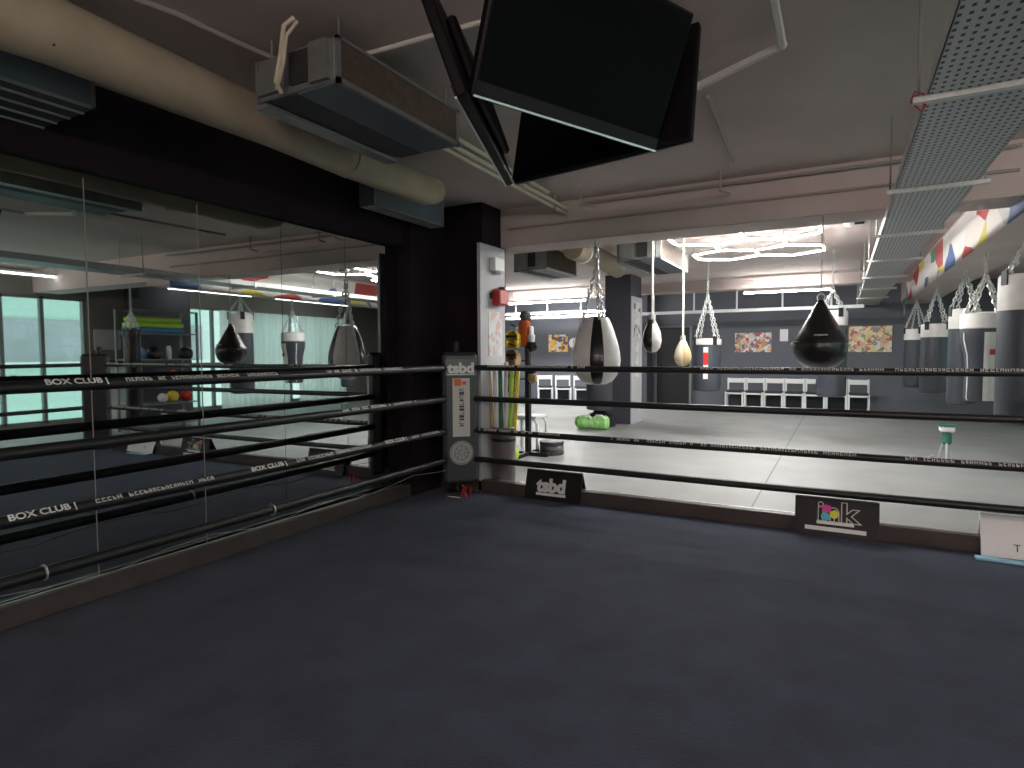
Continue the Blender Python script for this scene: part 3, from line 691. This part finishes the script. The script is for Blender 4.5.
# cable trays
def cable_tray(x0, x1, y0, y1, z, label, bars, m='tray'):
    cx, cy = (x0 + x1) / 2, (y0 + y1) / 2; hx, hy = (x1 - x0) / 2, (y1 - y0) / 2
    t = thing('cable_tray', label, 'cable tray', (cx, cy, z))
    B().box(-hx, hx, -hy, hy, 0, 0.003).build('tray_floor', m, t)
    B().box(-hx, -hx + .004, -hy, hy, 0, 0.07).box(hx - .004, hx, -hy, hy, 0, 0.07).parts('side_rail', 'steel_white', t)  # rails whitened: window and lamp light on them put into the colour
    for b in bars:
        k = B().box(-hx - .05, hx + .06, b - cy - .018, b - cy + .018, -0.024, 0).build('support_bar', 'cord', t)
        B().tube([(-hx - .03, b - cy, 0), (-hx - .03, b - cy, H - z)], 0.006, 6).tube([(hx + .035, b - cy, 0), (hx + .035, b - cy, H - z)], 0.006, 6).parts('hanging_rod', 'galv', k)
    return t
ct = cable_tray(0.29, 0.72, 0.9, 15.9, 2.45, 'wide perforated metal cable tray running away under the ceiling at right', [1.4, 3.05, 4.68, 6.4, 8.1, 9.9, 11.7, 13.6])
B().tube([(-.05, -7.5, .03), (-.08, -3, .03), (-.02, 0, .03), (-.06, 7, .03)], 0.02, 8).tube([(.08, -7.5, .025), (.1, -2, .025), (.04, 3, .025), (.1, 7.2, .025)], 0.016, 8).parts('cable', 'black', ct, smooth=True)
t = B().tube([(0, 0, 0.02), (-.02, .01, 0.01), (0, .015, -.012), (.02, 0, -.02), (.015, -.012, .01), (-.015, -.01, .025), (-.03, 0, -.01), (0, .01, -.04), (0.012, 0, -.06), (.025, .01, -.03), (-.01, .01, 0.0)], 0.0035, 6).build('red_wire', 'red', loc=(0.262, 3.05, 2.45))
tag(t, 'tangled red wire at the edge of the perforated cable tray', 'wire')
t = B().box(0, 0.012, -4.98, 4.0, -0.27, 0.2).build('beam_banner', 'banner', loc=(1.138, 10.6, 2.68))
tag(t, 'long colourful printed banner fixed along the beam above the bag row', 'banner')
tag(B().box(-.012, 0, 0.05, 0.4, -0.25, 0.1).build('wall_switch', 'galv', loc=(1.138, 14.8, 2.4)) , 'small grey box at the far end of the bag beam', 'box')

# gym rail and linear lamps
t = thing('gym_rail', 'long white hanging rail in front of the far gym wall', 'rail', (-3.8, 14.5, 2.34))
B().cbox(-4.3, 4.2, -.05, .05, -.03, .04, 0.008).build('rail_bar', 'steel_white', t)
for x in [-4.0 + k * 0.95 for k in range(9)]:
    B().tube([(x, 0, .04), (x, 0, H - 2.34)], 0.02, 8).parts('drop_rod', 'steel_white', t, smooth=True)
def linear_lamp(a, b, m, label, group=None, wd=0.05, bare=False):
    a = Vector(a); b = Vector(b); c = (a + b) / 2; d = (b - a) / 2; t = thing('linear_lamp', label, 'lamp', c, math.atan2(d.y, d.x), group); h = d.length
    B().cbox(-h, h, -wd / 2, wd / 2, 0.0, 0.045, 0.006).build('housing', 'white', t)
    if bare: B().tube([(-h + .01, 0, -.05), (h - .01, 0, -.05)], 0.018, 10).build('added_fill_tube', m, t, smooth=True)
    else: B().box(-h + .01, h - .01, -wd / 2 + .006, wd / 2 - .006, -0.022, 0.0).build('diffuser', m, t)
    B().tube([(-h * .8, 0, .045), (-h * .8, 0, H - a.z)], 0.004, 5).tube([(h * .8, 0, .045), (h * .8, 0, H - a.z)], 0.004, 5).parts('wire', 'galv', t)
linear_lamp((-1.75, 13.0, 2.6), (-0.2, 13.0, 2.6), 'tube_far', 'lit linear lamp hanging above the black teardrop bag at the gym end', wd=0.07)
linear_lamp((-7.3, 13.0, 2.62), (-5.15, 13.0, 2.62), 'tube_far', 'lit linear lamp at the left end of the gym, seen beside the corner pillar', wd=0.08)
linear_lamp((-8.0, 14.3, 2.45), (-5.0, 14.3, 2.45), 'tube_far', 'lit linear lamp close to the far wall, left of the white teardrop bag', wd=0.06)
linear_lamp((4.2, 3.6, 2.75), (4.2, 5.6, 2.75), 'tube_soft', 'lit linear lamp by the windows, leftmost of three in the mirror', 'lamps by the windows')
linear_lamp((4.2, 7.6, 2.75), (4.2, 9.6, 2.75), 'tube_soft', 'lit linear lamp by the windows, middle of three in the mirror', 'lamps by the windows')
linear_lamp((4.2, 10.3, 2.75), (4.2, 12.8, 2.75), 'tube_soft', 'lit linear lamp by the windows, rightmost of three in the mirror', 'lamps by the windows')
linear_lamp((-0.5, -1.8, 2.55), (1.2, -1.8, 2.55), 'added_warm', 'added unseen warm fill lamp over the near end of the ring', None, .04, True)  # fill lamp added behind the camera to brighten the ring
linear_lamp((2.7, 0.6, 2.55), (4.4, 0.6, 2.55), 'added_warm', 'added unseen warm fill lamp over the aisle by the near windows', None, .04, True)  # second fill lamp, out of view, added for light from the window side
t = thing('ceiling_sensor', 'small white round detector on the ceiling beyond the beam', 'detector', (0.05, 8.2, H))
B().lathe([(0.03, -.05), (0.05, -.03), (0.055, 0)], n=18).build('dome', 'white', t, smooth=True)
B().box(0.06, 0.16, -.02, .02, -.03, 0).build('bracket', 'black', t)

# ------------------------------------------------------------ bags
def heavy_bag(x, y, z0, z1, r, label, apex, top, collar='white_leather', body='grey_leather', ch=0.26, group=None, extra=None):
    t = thing('heavy_bag', label, 'punching bag', (x, y, z0), random.uniform(0.2, 1.2), group); h = z1 - z0
    B().lathe([(0.0, 0), (r * .8, 0.0), (r * .96, 0.02), (r, 0.06), (r * 1.01, h * .3), (r, h * .6), (r * .99, h - ch)], n=28).build('bag_body', body, t, smooth=True)
    B().lathe([(r * .99, h - ch), (r * 1.015, h - ch + .01), (r * 1.01, h - .03), (r * .96, h - .005), (r * .5, h)], n=28).build('collar', collar, t, smooth=True)
    for k in range(4):
        g = PI / 2 * k; cx, cy = r * .95 * math.cos(g), r * .95 * math.sin(g)
        B().chain((cx, cy, h + .01), (0, 0, apex - z0), 0.028, 0.058, 0.008).build('chain', 'chrome', t, smooth=True)
        B().cbox(-.035, .035, -.008, .008, h - .1, h + .03, 0.004, Matrix.Translation((cx * 1.06, cy * 1.06, 0)) @ Matrix.Rotation(g + PI / 2, 4, 'Z')).build('strap_tab', 'black', t)
    B().chain((0, 0, apex - z0), (0, 0, top - z0), 0.026, 0.055, 0.006).build('top_chain', 'chrome', t, smooth=True)
    return t
BT = 2.45
heavy_bag(1.47, 7.1, 0.72, 2.1, 0.2, 'black heavy bag with white collar, nearest of the row at right', 2.4, BT, ch=0.33, group='heavy bags in the row under the beam')
heavy_bag(1.40, 9.7, 0.70, 1.95, 0.17, 'dark heavy bag with white collar, third in the row behind the tapered one', 2.4, BT, group='heavy bags in the row under the beam')
heavy_bag(1.35, 12.0, 0.72, 1.85, 0.2, 'dark heavy bag with white collar, fourth in the row from the ring', 2.4, BT, ch=0.22, group='heavy bags in the row under the beam')
heavy_bag(1.31, 14.5, 0.68, 1.85, 0.2, 'dark heavy bag with white collar, farthest in the row near the far wall', 2.4, BT, ch=0.22, group='heavy bags in the row under the beam')
# second in the row: tapered uppercut bag
t = thing('tapered_bag', 'black and white tapered uppercut bag, second in the row at right', 'punching bag', (1.35, 8.15, 0.86))
B().lathe([(0.0, 0), (.15, 0.0), (.165, .03), (.16, .35), (.17, .5), (.21, .66), (.215, .76), (.21, .8)], n=28).build('bag_body', 'grey_leather', t, smooth=True)
B().lathe([(.212, .78), (.22, .79), (.215, .94), (.1, .96)], n=28).build('collar', 'white_leather', t, smooth=True)
prof = [(.152, .01), (.165, .03), (.16, .35), (.17, .5), (.21, .66), (.213, .74)]
B().shell(prof, math.radians(-98), math.radians(-25), 0.004).build('white_panel', 'white_leather', t, smooth=True)
B().shell(prof, math.radians(-154), math.radians(-150), 0.006, 2).build('white_piping', 'white_leather', t, smooth=True)
B().box(-.04, .04, -.001, .004, .5, .56, Matrix.Rotation(math.radians(18), 4, 'Z') @ Matrix.Translation((0, -.196, 0))).build('red_label', 'red', t)
for k in range(4):
    g = PI / 2 * k + .4; B().chain((.2 * math.cos(g), .2 * math.sin(g), .95), (0, 0, 1.35), 0.03, 0.06, 0.009).build('chain', 'chrome', t, smooth=True)
B().chain((0, 0, 1.35), (0, 0, BT - .86), 0.026, 0.055, 0.006).build('top_chain', 'chrome', t, smooth=True)
t = heavy_bag(-1.89, 10.0, 0.78, 1.62, 0.22, 'dark strap hung bag with red and white stripe, beside the cream bag', 2.32, H, ch=0.1, body='grey_leather')
B().box(-.035, .035, -.002, .006, .42, .62, Matrix.Rotation(-t.rotation_euler.z + .1, 4, 'Z') @ Matrix.Translation((0, -.226, 0))).build('red_stripe', 'red', t)
B().box(-.035, .035, -.002, .006, .2, .42, Matrix.Rotation(-t.rotation_euler.z + .1, 4, 'Z') @ Matrix.Translation((0, -.226, 0))).box(-.035, .035, -.002, .006, .62, .7, Matrix.Rotation(-t.rotation_euler.z + .1, 4, 'Z') @ Matrix.Translation((0, -.226, 0))).build('white_stripe', 'white_leather', t)
heavy_bag(-0.12, 10.0, 0.74, 2.0, 0.2, 'grey heavy bag hanging behind the black teardrop bag', 2.3, 2.45 + 0.47, ch=0.22)
heavy_bag(2.35, 5.75, 0.35, 1.8, 0.12, 'slim black heavy bag beside the window side corner, seen in the mirror', 2.1, H - .4, collar='black_leather', body='black_leather', ch=0.12)

t = thing('teardrop_bag', 'large black teardrop bag hanging beyond the gym side ropes', 'punching bag', (-0.155, 5.63, 1.25))
prof = [(0.0, 0), (.08, .008), (.14, .04), (.18, .085), (.2, .14), (.208, .19), (.207, .225), (.198, .25), (.165, .31), (.13, .375), (.095, .44), (.06, .505), (.034, .55), (.02, .58)]
B().lathe(prof, n=36).build('bag_body', 'black_leather', t, smooth=50)
B().lathe([(.205, .222), (.211, .226), (.209, .234), (.2, .238)], n=36).build('seam_band', 'black_vinyl', t, smooth=True)
B().box(-.05, .05, -.004, 0, -.007, .007, Matrix.Translation((.01, -.187, .285)) @ Matrix.Rotation(math.radians(-28), 4, 'X')).build('label_strip', 'grey_print', t)
B().box(-.02, .02, -.01, .0, -.008, .008, Matrix.Rotation(math.radians(-78), 4, 'Z') @ Matrix.Translation((0, -.208, .22))).build('buckle', 'silver', t)
B().tube([(0.028 * math.cos(g), 0, .6 + .03 * math.sin(g)) for g in [2 * PI * k / 14 for k in range(14)]], 0.006, 6, closed=True).build('swivel_ring', 'chrome', t, smooth=True)
B().chain((0, 0, .62), (0, 0, 2.52 - 1.25), 0.012, 0.04, 0.003).build('chain', 'galv', t, smooth=True)
t = thing('teardrop_bag', 'white and black teardrop bag on three chains beyond the gym side ropes', 'punching bag', (-2.165, 5.75, 1.075))
prof = [(0.0, 0), (.09, .008), (.155, .04), (.2, .1), (.228, .18), (.236, .25), (.228, .33), (.205, .43), (.17, .54), (.135, .63), (.11, .675), (.06, .69)]
B().lathe(prof, n=36).build('bag_body', 'black_leather', t, smooth=50)
B().shell(prof[:-1], math.radians(-52), math.radians(12), .004, 14).build('white_panel', 'white_leather', t, smooth=50)
B().shell(prof[:-1], math.radians(-172), math.radians(-86), .004, 14).build('white_panel', 'white_leather', t, smooth=50)
B().shell(prof[:-1], math.radians(45), math.radians(120), .004, 14).build('white_panel', 'white_leather', t, smooth=50)
for g, zz, rr in ((-60, .66, .13), (200, .3, .24), (80, .66, .12)):
    g = math.radians(g); B().chain((rr * math.cos(g), rr * math.sin(g), zz), (0, 0, 1.2), 0.03, 0.06, 0.009).build('chain', 'chrome', t, smooth=True)
B().chain((0, 0, 1.2), (0, 0, 2.52 - 1.075), 0.032, 0.065, 0.01).build('top_chain', 'chrome', t, smooth=True)
def small_bag(x, y, z0, z1, r, m1, m2, label):
    t = thing('speed_bag', label, 'punching bag', (x, y, z0)); h = z1 - z0
    pr = [(0, 0), (r * .5, h * .03), (r * .85, h * .15), (r, h * .35), (r * .85, h * .6), (r * .5, h * .85), (r * .25, h)]
    B().lathe(pr, n=24).build('bag_body', m1, t, smooth=True)
    B().shell(pr[:-1], math.radians(-75), math.radians(-10), .003, 8).build('side_panel', m2, t, smooth=True)
    B().shell(pr[:-1], math.radians(-180), math.radians(-140), .003, 8).build('side_panel', m2, t, smooth=True)
    B().tube([(0, 0, h), (0, 0, H - z0)], 0.014, 8).build('hanging_rope', 'cord', t, smooth=True)
    B().lathe([(r * .3, h - .02), (r * .34, h), (r * .3, h + .05)], n=14).build('swivel', 'chrome', t, smooth=True)
small_bag(-2.005, 7.2, 1.40, 1.81, 0.12, 'black_leather', 'white_leather', 'small black and white bag hanging on a rope in front of the dark doorway')
small_bag(-1.82, 8.0, 1.22, 1.57, 0.11, 'cream_leather', 'tan', 'small cream bag hanging on a long white rope')
t = thing('freestanding_bag', 'dark grey standing bag on the gym floor beneath the white teardrop bag', 'punching bag', (-4.05, 10.9, 0))
B().lathe([(.3, 0), (.31, .05), (.28, .2), (.12, .26), (.1, .32)], n=26).build('base', 'black', t, smooth=True)
B().lathe([(.1, .3), (.24, .32), (.25, .4), (.25, 1.6), (.22, 1.68), (0, 1.7)], n=26).build('bag_body', 'pillar_dark', t, smooth=True)

# ------------------------------------------------------------ gym floor things
t = thing('kick_shield', 'bright green and white padded roll lying on the gym floor', 'pad', (-3.98, 10.36, 0), math.radians(8))
B().tube([(-.3, 0, .13), (-.25, 0, .13), (0, 0, .12), (.25, 0, .13), (.3, 0, .13)], .12, 16, radii=[.09, .13, .11, .13, .09]).build('roll', 'green', t, smooth=True)
B().tube([(-.2, -.1, .2), (-.15, -.13, .27), (-.05, -.13, .27), (0, -.1, .2)], .018, 8).tube([(.05, -.1, .2), (.1, -.13, .27), (.2, -.13, .27), (.25, -.1, .2)], .018, 8).parts('handle', 'white', t, smooth=True)
B().lathe([(.075, 0), (.08, .01), (.05, .02)], n=16).build('end_cap', 'black', t, loc=(-.3, 0, .13), rot=(0, -PI / 2, 0))

# bin with foam sticks
t = thing('storage_bin', 'brown grey round bin at the foot of the corner pillar', 'bin', (-3.03, 5.36, 0))
B().lathe([(.115, 0), (.12, .02), (.122, .56), (.127, .63), (.13, .64), (.12, .65), (.112, .56)], n=28).build('bin_body', 'bin', t, smooth=True)
B().lathe([(.121, .5), (.127, .505), (.127, .53), (.121, .535)], n=28).build('rim_band', 'black', t, smooth=True)
sx = [(-.09, 'tan'), (-.055, 'white'), (-.02, 'darkgreen'), (.015, 'white_leather'), (.05, 'lime'), (.085, 'yellow')]
for k, (dx, m) in enumerate(sx):
    c = ['tan', 'white', 'dark green', 'off white', 'lime green', 'yellow'][k]
    h = 1.30 - .03 * (k % 3)
    o = B().lathe([(.02, .1), (.023, .11), (.023, h), (.018, h + .01)], n=12).build('foam_stick', m, loc=(-3.03 + dx * .75, 5.36 + dx * .4, 0), rot=(0, math.radians(1.6 * (k - 2.5)), 0), smooth=True)
    tag(o, c + ' foam stick standing in the round bin', 'foam stick', 'foam sticks in the bin')

# gear stand
t = thing('gear_stand', 'tall black equipment stand with hooks beside the corner pillar', 'stand', (-3.74, 7.3, 0))
B().cbox(-.035, .035, -.035, .035, .05, 1.95, .008).build('upright', 'black', t)
B().cbox(-.3, .3, -.03, .03, 0, .05, .008).cbox(-.03, .03, -.3, .3, 0, .05, .008).build('base', 'black', t)
for z, dx in ((1.75, -.2), (1.5, -.25), (1.3, -.22), (1.05, -.25), (.8, -.22), (1.6, .15), (1.2, .14)):
    B().tube([(0, -.03, z), (dx * .6, -.1, z), (dx, -.12, z + .04)], .01, 8).build('hook', 'black', t, smooth=True)
def glove(loc, m, label, rz=0, tilt=0, group=None, cuff='white_leather'):
    t = thing('boxing_glove', label, 'boxing glove', loc, rz, group, rot=(tilt, 0, rz))
    B().ball((0, 0, .07), .075, 16, 10, (1, .8, 1)).build('fist', m, t, smooth=True)
    B().ball((.065, -.02, .07), .032, 12, 8, (.8, .9, 1.6)).build('thumb', m, t, smooth=True)
    B().lathe([(.045, .12), (.05, .14), (.055, .22), (.045, .225)], n=16, sy=.8).build('cuff', cuff, t, smooth=True)
def headguard(loc, m, label, rz=0, group=None):
    t = thing('head_guard', label, 'head guard', loc, rz, group)
    B().shell([(.07, 0.0), (.1, .03), (.115, .1), (.1, .17), (.06, .215), (.01, .23)], math.radians(-40), math.radians(220), .012, 20).build('shell', m, t, smooth=True)
    B().ball((.075, -.07, .06), .035, 10, 8, (1, .8, 1.3)).ball((-.075, -.07, .06), .035, 10, 8, (1, .8, 1.3)).parts('cheek_pad', m, t, smooth=True)
    B().box(-.09, .09, -.1, -.085, .14, .17).build('brow_band', 'black', t)
headguard((-3.89, 7.14, 1.47), 'yellow', 'yellow head guard hanging on the black equipment stand', .2)
headguard((-3.9, 7.14, 1.22), 'tan', 'tan head guard hanging under the yellow one on the stand', .1)
headguard((-3.96, 7.16, .98), 'black_leather', 'black head guard hanging on the equipment stand', -.2)
glove((-3.62, 7.16, 1.42), 'black_leather', 'black glove hanging at the right of the equipment stand', .2)
glove((-3.93, 7.16, .74), 'white_leather', 'white glove hanging low on the equipment stand', .2, cuff='black_leather')
glove((-3.6, 7.16, 1.0), 'tan', 'tan glove hanging low at the right of the stand', -.2, cuff='black_leather')
t = thing('training_vest', 'orange and white vest hung at the top of the equipment stand', 'vest', (-3.74, 7.2, 1.5))
B().lathe([(.075, 0), (.085, .02), (.08, .2), (.09, .3), (.05, .34)], n=18, sy=.5).build('vest_body', 'orange', t, smooth=True)
B().cbox(-.125, -.08, -.04, .04, .06, .26, .012).cbox(.08, .125, -.04, .04, .06, .26, .012).parts('side_flap', 'white', t)
B().ball((0, 0, .4), .07, 12, 8).build('hood', 'dark_print', t, smooth=True)
t = thing('white_stool', 'small white arched stool behind the gear stand', 'stool', (-3.95, 7.6, 0))
B().tube([(-.2, 0, 0), (-.2, 0, .4), (-.14, 0, .47), (.14, 0, .47), (.2, 0, .4), (.2, 0, 0)], .025, 8).build('front_hoop', 'white', t, smooth=True)
B().tube([(-.2, .3, 0), (-.2, .3, .4), (-.14, .3, .47), (.14, .3, .47), (.2, .3, .4), (.2, .3, 0)], .025, 8).build('rear_hoop', 'white', t, smooth=True)
B().cbox(-.2, .2, -.03, .33, .47, .51, .01).build('seat', 'white', t)
for k, (x, y, m, c) in enumerate(((-3.5, 7.55, 'dark_print', 'black'), (-3.5, 7.55, 'bin', 'grey'), (-3.5, 7.55, 'dark_print', 'black'))):
    o = B().lathe([(.03, 0), (.16, 0), (.17, .01), (.17, .05), (.16, .06), (.03, .06)], n=24).build('weight_plate', m, loc=(x, y, k * .062), smooth=30)
    tag(o, '%s weight plate in the low pile beside the gear stand, %s' % (c, ('lowest', 'middle one', 'topmost')[k]), 'weight plate', 'plates piled by the gear stand')
o = B().ball((0, 0, .1), .1, 18, 12).build('medicine_ball', 'lime', loc=(-3.7, 6.75, 0), smooth=True); tag(o, 'small lime yellow ball on the floor behind the round bin', 'ball')

# row of chairs at the far wall
def chair(x, y, rz, label, group):
    t = thing('metal_chair', label, 'chair', (x, y, 0), rz, group); w_ = .19
    for s in (-1, 1):
        B().box(s * w_ - .02, s * w_ + .02, -.2, -.17, 0, .46).build('leg', 'steel_white', t)
        B().box(s * w_ - .02, s * w_ + .02, .17, .2, 0, .78).build('leg', 'steel_white', t)
    B().cbox(-w_, w_, -.2, .2, .44, .49, .01).build('seat', 'fabric_dark', t)
    B().cbox(-w_ + .01, w_ - .01, .165, .195, .66, .77, .008).build('backrest', 'white', t)
    B().box(-w_, w_, -.2, -.18, .0, .03).box(-w_, w_, .18, .2, .0, .03).box(-w_, w_, -.2, -.18, .40, .44).parts('stretcher', 'steel_white', t)
    B().box(-w_, w_, .17, .18, .06, .42).build('back_panel', 'fabric_dark', t)
ordn = ['leftmost', 'second from left', 'third from left', 'middle', 'third from right', 'second from right', 'rightmost']
for i in range(7):
    chair(-2.22 + i * .43, 15.3, 0, 'white framed chair against the far wall, %s of the row of seven' % ordn[i], 'chairs along the far wall')
for i in range(3):
    chair(-7.25 + i * .55, 15.2, math.radians(28), 'white framed chair at the left end of the far wall, %s of three' % ['leftmost', 'middle', 'rightmost'][i], 'chairs at the left end of the far wall')
t = thing('low_platform', 'low light grey platform edge along the far wall', 'platform', (-1.6, 14.9, 0))
B().box(-3.0, 2.6, -.1, .1, 0, .05).build('platform_top', 'light_wall', t)

# posters and small wall things
def flat(name, x0, x1, z0, z1, m, label, cat, d=.02, y=15.98):
    o = B().box(-(x1 - x0) / 2, (x1 - x0) / 2, -d, 0, -(z1 - z0) / 2, (z1 - z0) / 2).build(name, m, loc=((x0 + x1) / 2, y, (z0 + z1) / 2)); return tag(o, label, cat)
flat('wall_poster', -2.34, -1.5, 1.4, 1.88, 'poster_a', 'brown and white fight poster on the far wall left of the black teardrop bag', 'poster')
flat('wall_poster', .15, 1.0, 1.39, 1.98, 'poster_b', 'yellow and pink crowd poster on the far wall right of the black teardrop bag', 'poster')
flat('wall_poster', -7.5, -6.9, 1.43, 1.93, 'poster_c', 'orange poster on the far wall seen left of the white teardrop bag', 'poster')
flat('wall_sign', -1.31, -1.13, 1.66, 1.95, 'white', 'small white sign between the two right hand posters', 'sign')
t = thing('wall_clock', 'round white clock on the far wall by the orange poster', 'clock', (-6.7, 15.98, 1.68))
B().lathe([(.14, 0), (.15, .01), (.15, .03), (.13, .035)], n=24).build('clock_face', 'white', t, rot=(PI / 2, 0, 0), smooth=30)
B().box(-.005, .005, -.045, -.036, 0, .1).box(0, .07, -.045, -.036, -.005, .005).parts('clock_hand', 'black', t)

# green and silver stand on the floor near the bag row
t = thing('floor_stand', 'small green and silver stand on the gym floor under the bag row', 'stand', (1.2, 9.3, 0))
for k in range(3):
    g = 2 * PI * k / 3 + .5; B().tube([(.1 * math.cos(g), .1 * math.sin(g), 0), (.03 * math.cos(g), .03 * math.sin(g), .28)], .014, 8).build('leg', 'chrome', t, smooth=True)
B().lathe([(.03, .22), (.055, .24), (.055, .36), (.04, .38)], n=16).build('body', 'darkgreen', t, smooth=True)
B().cbox(-.08, .08, -.07, .07, .38, .46, .015).build('top_block', 'white', t)
B().box(-.09, .09, -.08, .08, .455, .475).build('green_lid', 'darkgreen', t)
t = B().tube([(-.15, 0, .012), (-.05, .01, .012), (0, 0, .03), (.05, .02, .06)], .012, 8).build('floor_hook', 'chrome', loc=(1.02, 9.35, 0), smooth=True)
tag(t, 'loose silver hook lying beside the green and silver stand', 'hook')

# ------------------------------------------------------------ things seen only in the mirror (window side)
RXc, RY_, RW = 3.55, 6.95, 0.62
t = thing('storage_rack', 'tall dark metal shelving rack with training gear, reflected in the mirror', 'shelf rack', (RXc, RY_, 0))
for sx_ in (-.24, .24):
    for sy_ in (-RW, RW): B().box(sx_ - .018, sx_ + .018, sy_ - .018, sy_ + .018, 0, 2.22).build('upright', 'frame', t)
shelves = [.12, .5, 1.0, 1.32, 1.8, 2.2]
for z in shelves[:-1]: B().box(-.25, .25, -RW, RW, z - .02, z).build('shelf', 'frame', t)
B().box(-.25, -.23, -RW, RW, 2.19, 2.22).box(.23, .25, -RW, RW, 2.19, 2.22).parts('top_bar', 'frame', t)
def gear(o, label, cat, group='gear on the rack'): return tag(o, label, cat, group)
gear(B().cbox(-.2, .2, -.5, .42, 0, .1, .03).build('foam_pad', 'blue', loc=(RXc - .02, RY_ - .02, 1.8)), 'blue foam pad lying under the lime pads on the rack', 'foam pad')
gear(B().cbox(-.2, .2, -.5, .45, 0, .09, .03).build('foam_pad', 'lime', loc=(RXc - .02, RY_ - .06, 1.905)), 'lime foam pad on the rack, lower of the two', 'foam pad')
gear(B().cbox(-.19, .19, -.5, .38, 0, .09, .03).build('foam_pad', 'lime', loc=(RXc - .02, RY_ - .04, 2.0)), 'lime foam pad on the rack, upper of the two', 'foam pad')
headguard((RXc - .1, RY_ - .45, 1.32), 'blue', 'blue head guard on the middle shelf of the rack', PI / 2)
headguard((RXc - .1, RY_ - .15, 1.32), 'black_leather', 'black head guard beside the blue one on the rack', PI / 2)
headguard((RXc - .1, RY_ + .48, 1.32), 'black_leather', 'black head guard at the right end of the rack shelf in the mirror', PI / 2)
t = thing('water_bottle', 'white bottle standing on the middle shelf of the rack', 'bottle', (RXc - .12, RY_ + .12, 1.32))
B().lathe([(.04, 0), (.045, .02), (.045, .2), (.025, .25)], n=16).build('bottle_body', 'white', t, smooth=True)
B().lathe([(.022, .25), (.024, .29), (.01, .31)], n=12).build('cap', 'black', t, smooth=True)
for dy, m, c in ((-.05, 'white_leather', 'white'), (.14, 'yellow', 'yellow'), (.42, 'red', 'red')):
    z_ = .5; rr = .11 if c != 'white' else .09
    gear(B().ball((0, 0, rr), rr, 18, 12).build('exercise_ball', m, loc=(RXc - .08, RY_ + dy + .05, z_), smooth=True), c + ' ball on a lower shelf of the rack', 'ball')
gear(B().ball((0, 0, .06), .06, 16, 10).build('exercise_ball', 'orange', loc=(RXc - .1, RY_ + .2, 1.0), smooth=True), 'small orange ball on the rack shelf above the yellow ball', 'ball')
glove((RXc - .1, RY_ + .0, .12), 'red', 'red boxing glove on the bottom shelf, left one in the mirror', -PI / 2)
glove((RXc - .1, RY_ + .35, .12), 'red', 'red boxing glove on the bottom shelf, right one in the mirror', -PI / 2)
t = thing('side_cabinet', 'grey cabinet with dark top by the window, reflected in the mirror', 'cabinet', (4.72, 6.85, 0))
B().cbox(-.22, .22, -.3, .3, 0, 1.2, .01).build('body', 'light_wall', t)
B().box(-.235, -.22, -.28, -.01, .05, 1.12).build('door', 'white', t); B().box(-.235, -.22, .01, .28, .05, 1.12).build('door', 'white', t)
B().cbox(-.25, .25, -.32, .32, 1.2, 1.3, .01).build('top', 'black', t)
tag(B().box(-.02, 0, -.25, .25, -.2, .2).build('notice_board', 'light_wall', loc=(5.0, 6.85, 1.7)), 'pale notice board on the wall between the windows, reflected in the mirror', 'notice board')
# curtains
def curtain(y0, y1, label):
    n = int((y1 - y0) / .03); vs = []
    for z in (.12, 2.42):
        for k in range(n + 1):
            u = k / n; vs.append((.03 * math.sin(k * 1.05) * (1 + .2 * math.sin(k * .3)), (y1 - y0) * (u - .5), z - .12))
    fs = [(k, k + 1, n + 2 + k, n + 1 + k) for k in range(n)]
    o = B().add(vs, fs).build('curtain', 'curtain', loc=(4.86, (y0 + y1) / 2, .12), smooth=180); return tag(o, label, 'curtain', 'white curtains')
curtain(9.25, 11.3, 'white sheer curtain at the far windows, nearer the rack')
curtain(11.6, 13.4, 'white sheer curtain at the far windows, nearer the gym end')

# ------------------------------------------------------------ camera, world, lights
cam = bpy.data.cameras.new('camera'); co = bpy.data.objects.new('camera', cam); COL.objects.link(co)
yaw, pit, roll = math.radians(28.66), math.radians(2.93), math.radians(-.257)
r0 = Vector((math.cos(yaw), math.sin(yaw), 0)); fw = Vector((-math.sin(yaw), math.cos(yaw), 0)); u0 = Vector((0, 0, 1))
F = fw * math.cos(pit) - u0 * math.sin(pit); u2 = u0 * math.cos(pit) + fw * math.sin(pit)
R_ = r0 * math.cos(roll) + u2 * math.sin(roll); U = u2 * math.cos(roll) - r0 * math.sin(roll)
mw = Matrix((R_, U, -F)).transposed().to_4x4(); mw.translation = Vector((0, 0, 1.4)); co.matrix_world = mw
cam.sensor_width = 36; cam.lens = 601.4 / 1024 * 36; cam.clip_end = 100
S.camera = co

wd = bpy.data.worlds.new('world'); S.world = wd; wd.use_nodes = True
bg = wd.node_tree.nodes['Background']; bg.inputs[0].default_value = (0.88, 0.95, 1.0, 1); bg.inputs[1].default_value = 0.95

def area(name, loc, size, power, col=(1, 1, 1), rot=(0, 0, 0), sy=None):
    l = bpy.data.lights.new(name, 'AREA'); l.shape = 'RECTANGLE'; l.size = size; l.size_y = sy or size; l.energy = power; l.color = col
    o = bpy.data.objects.new(name, l); COL.objects.link(o); o.location = loc; o.rotation_euler = rot; return o

S.view_settings.view_transform = 'Standard'; S.view_settings.look = 'None'; S.view_settings.gamma = 1; S.view_settings.use_curve_mapping = False
S.view_settings.exposure = 1.4
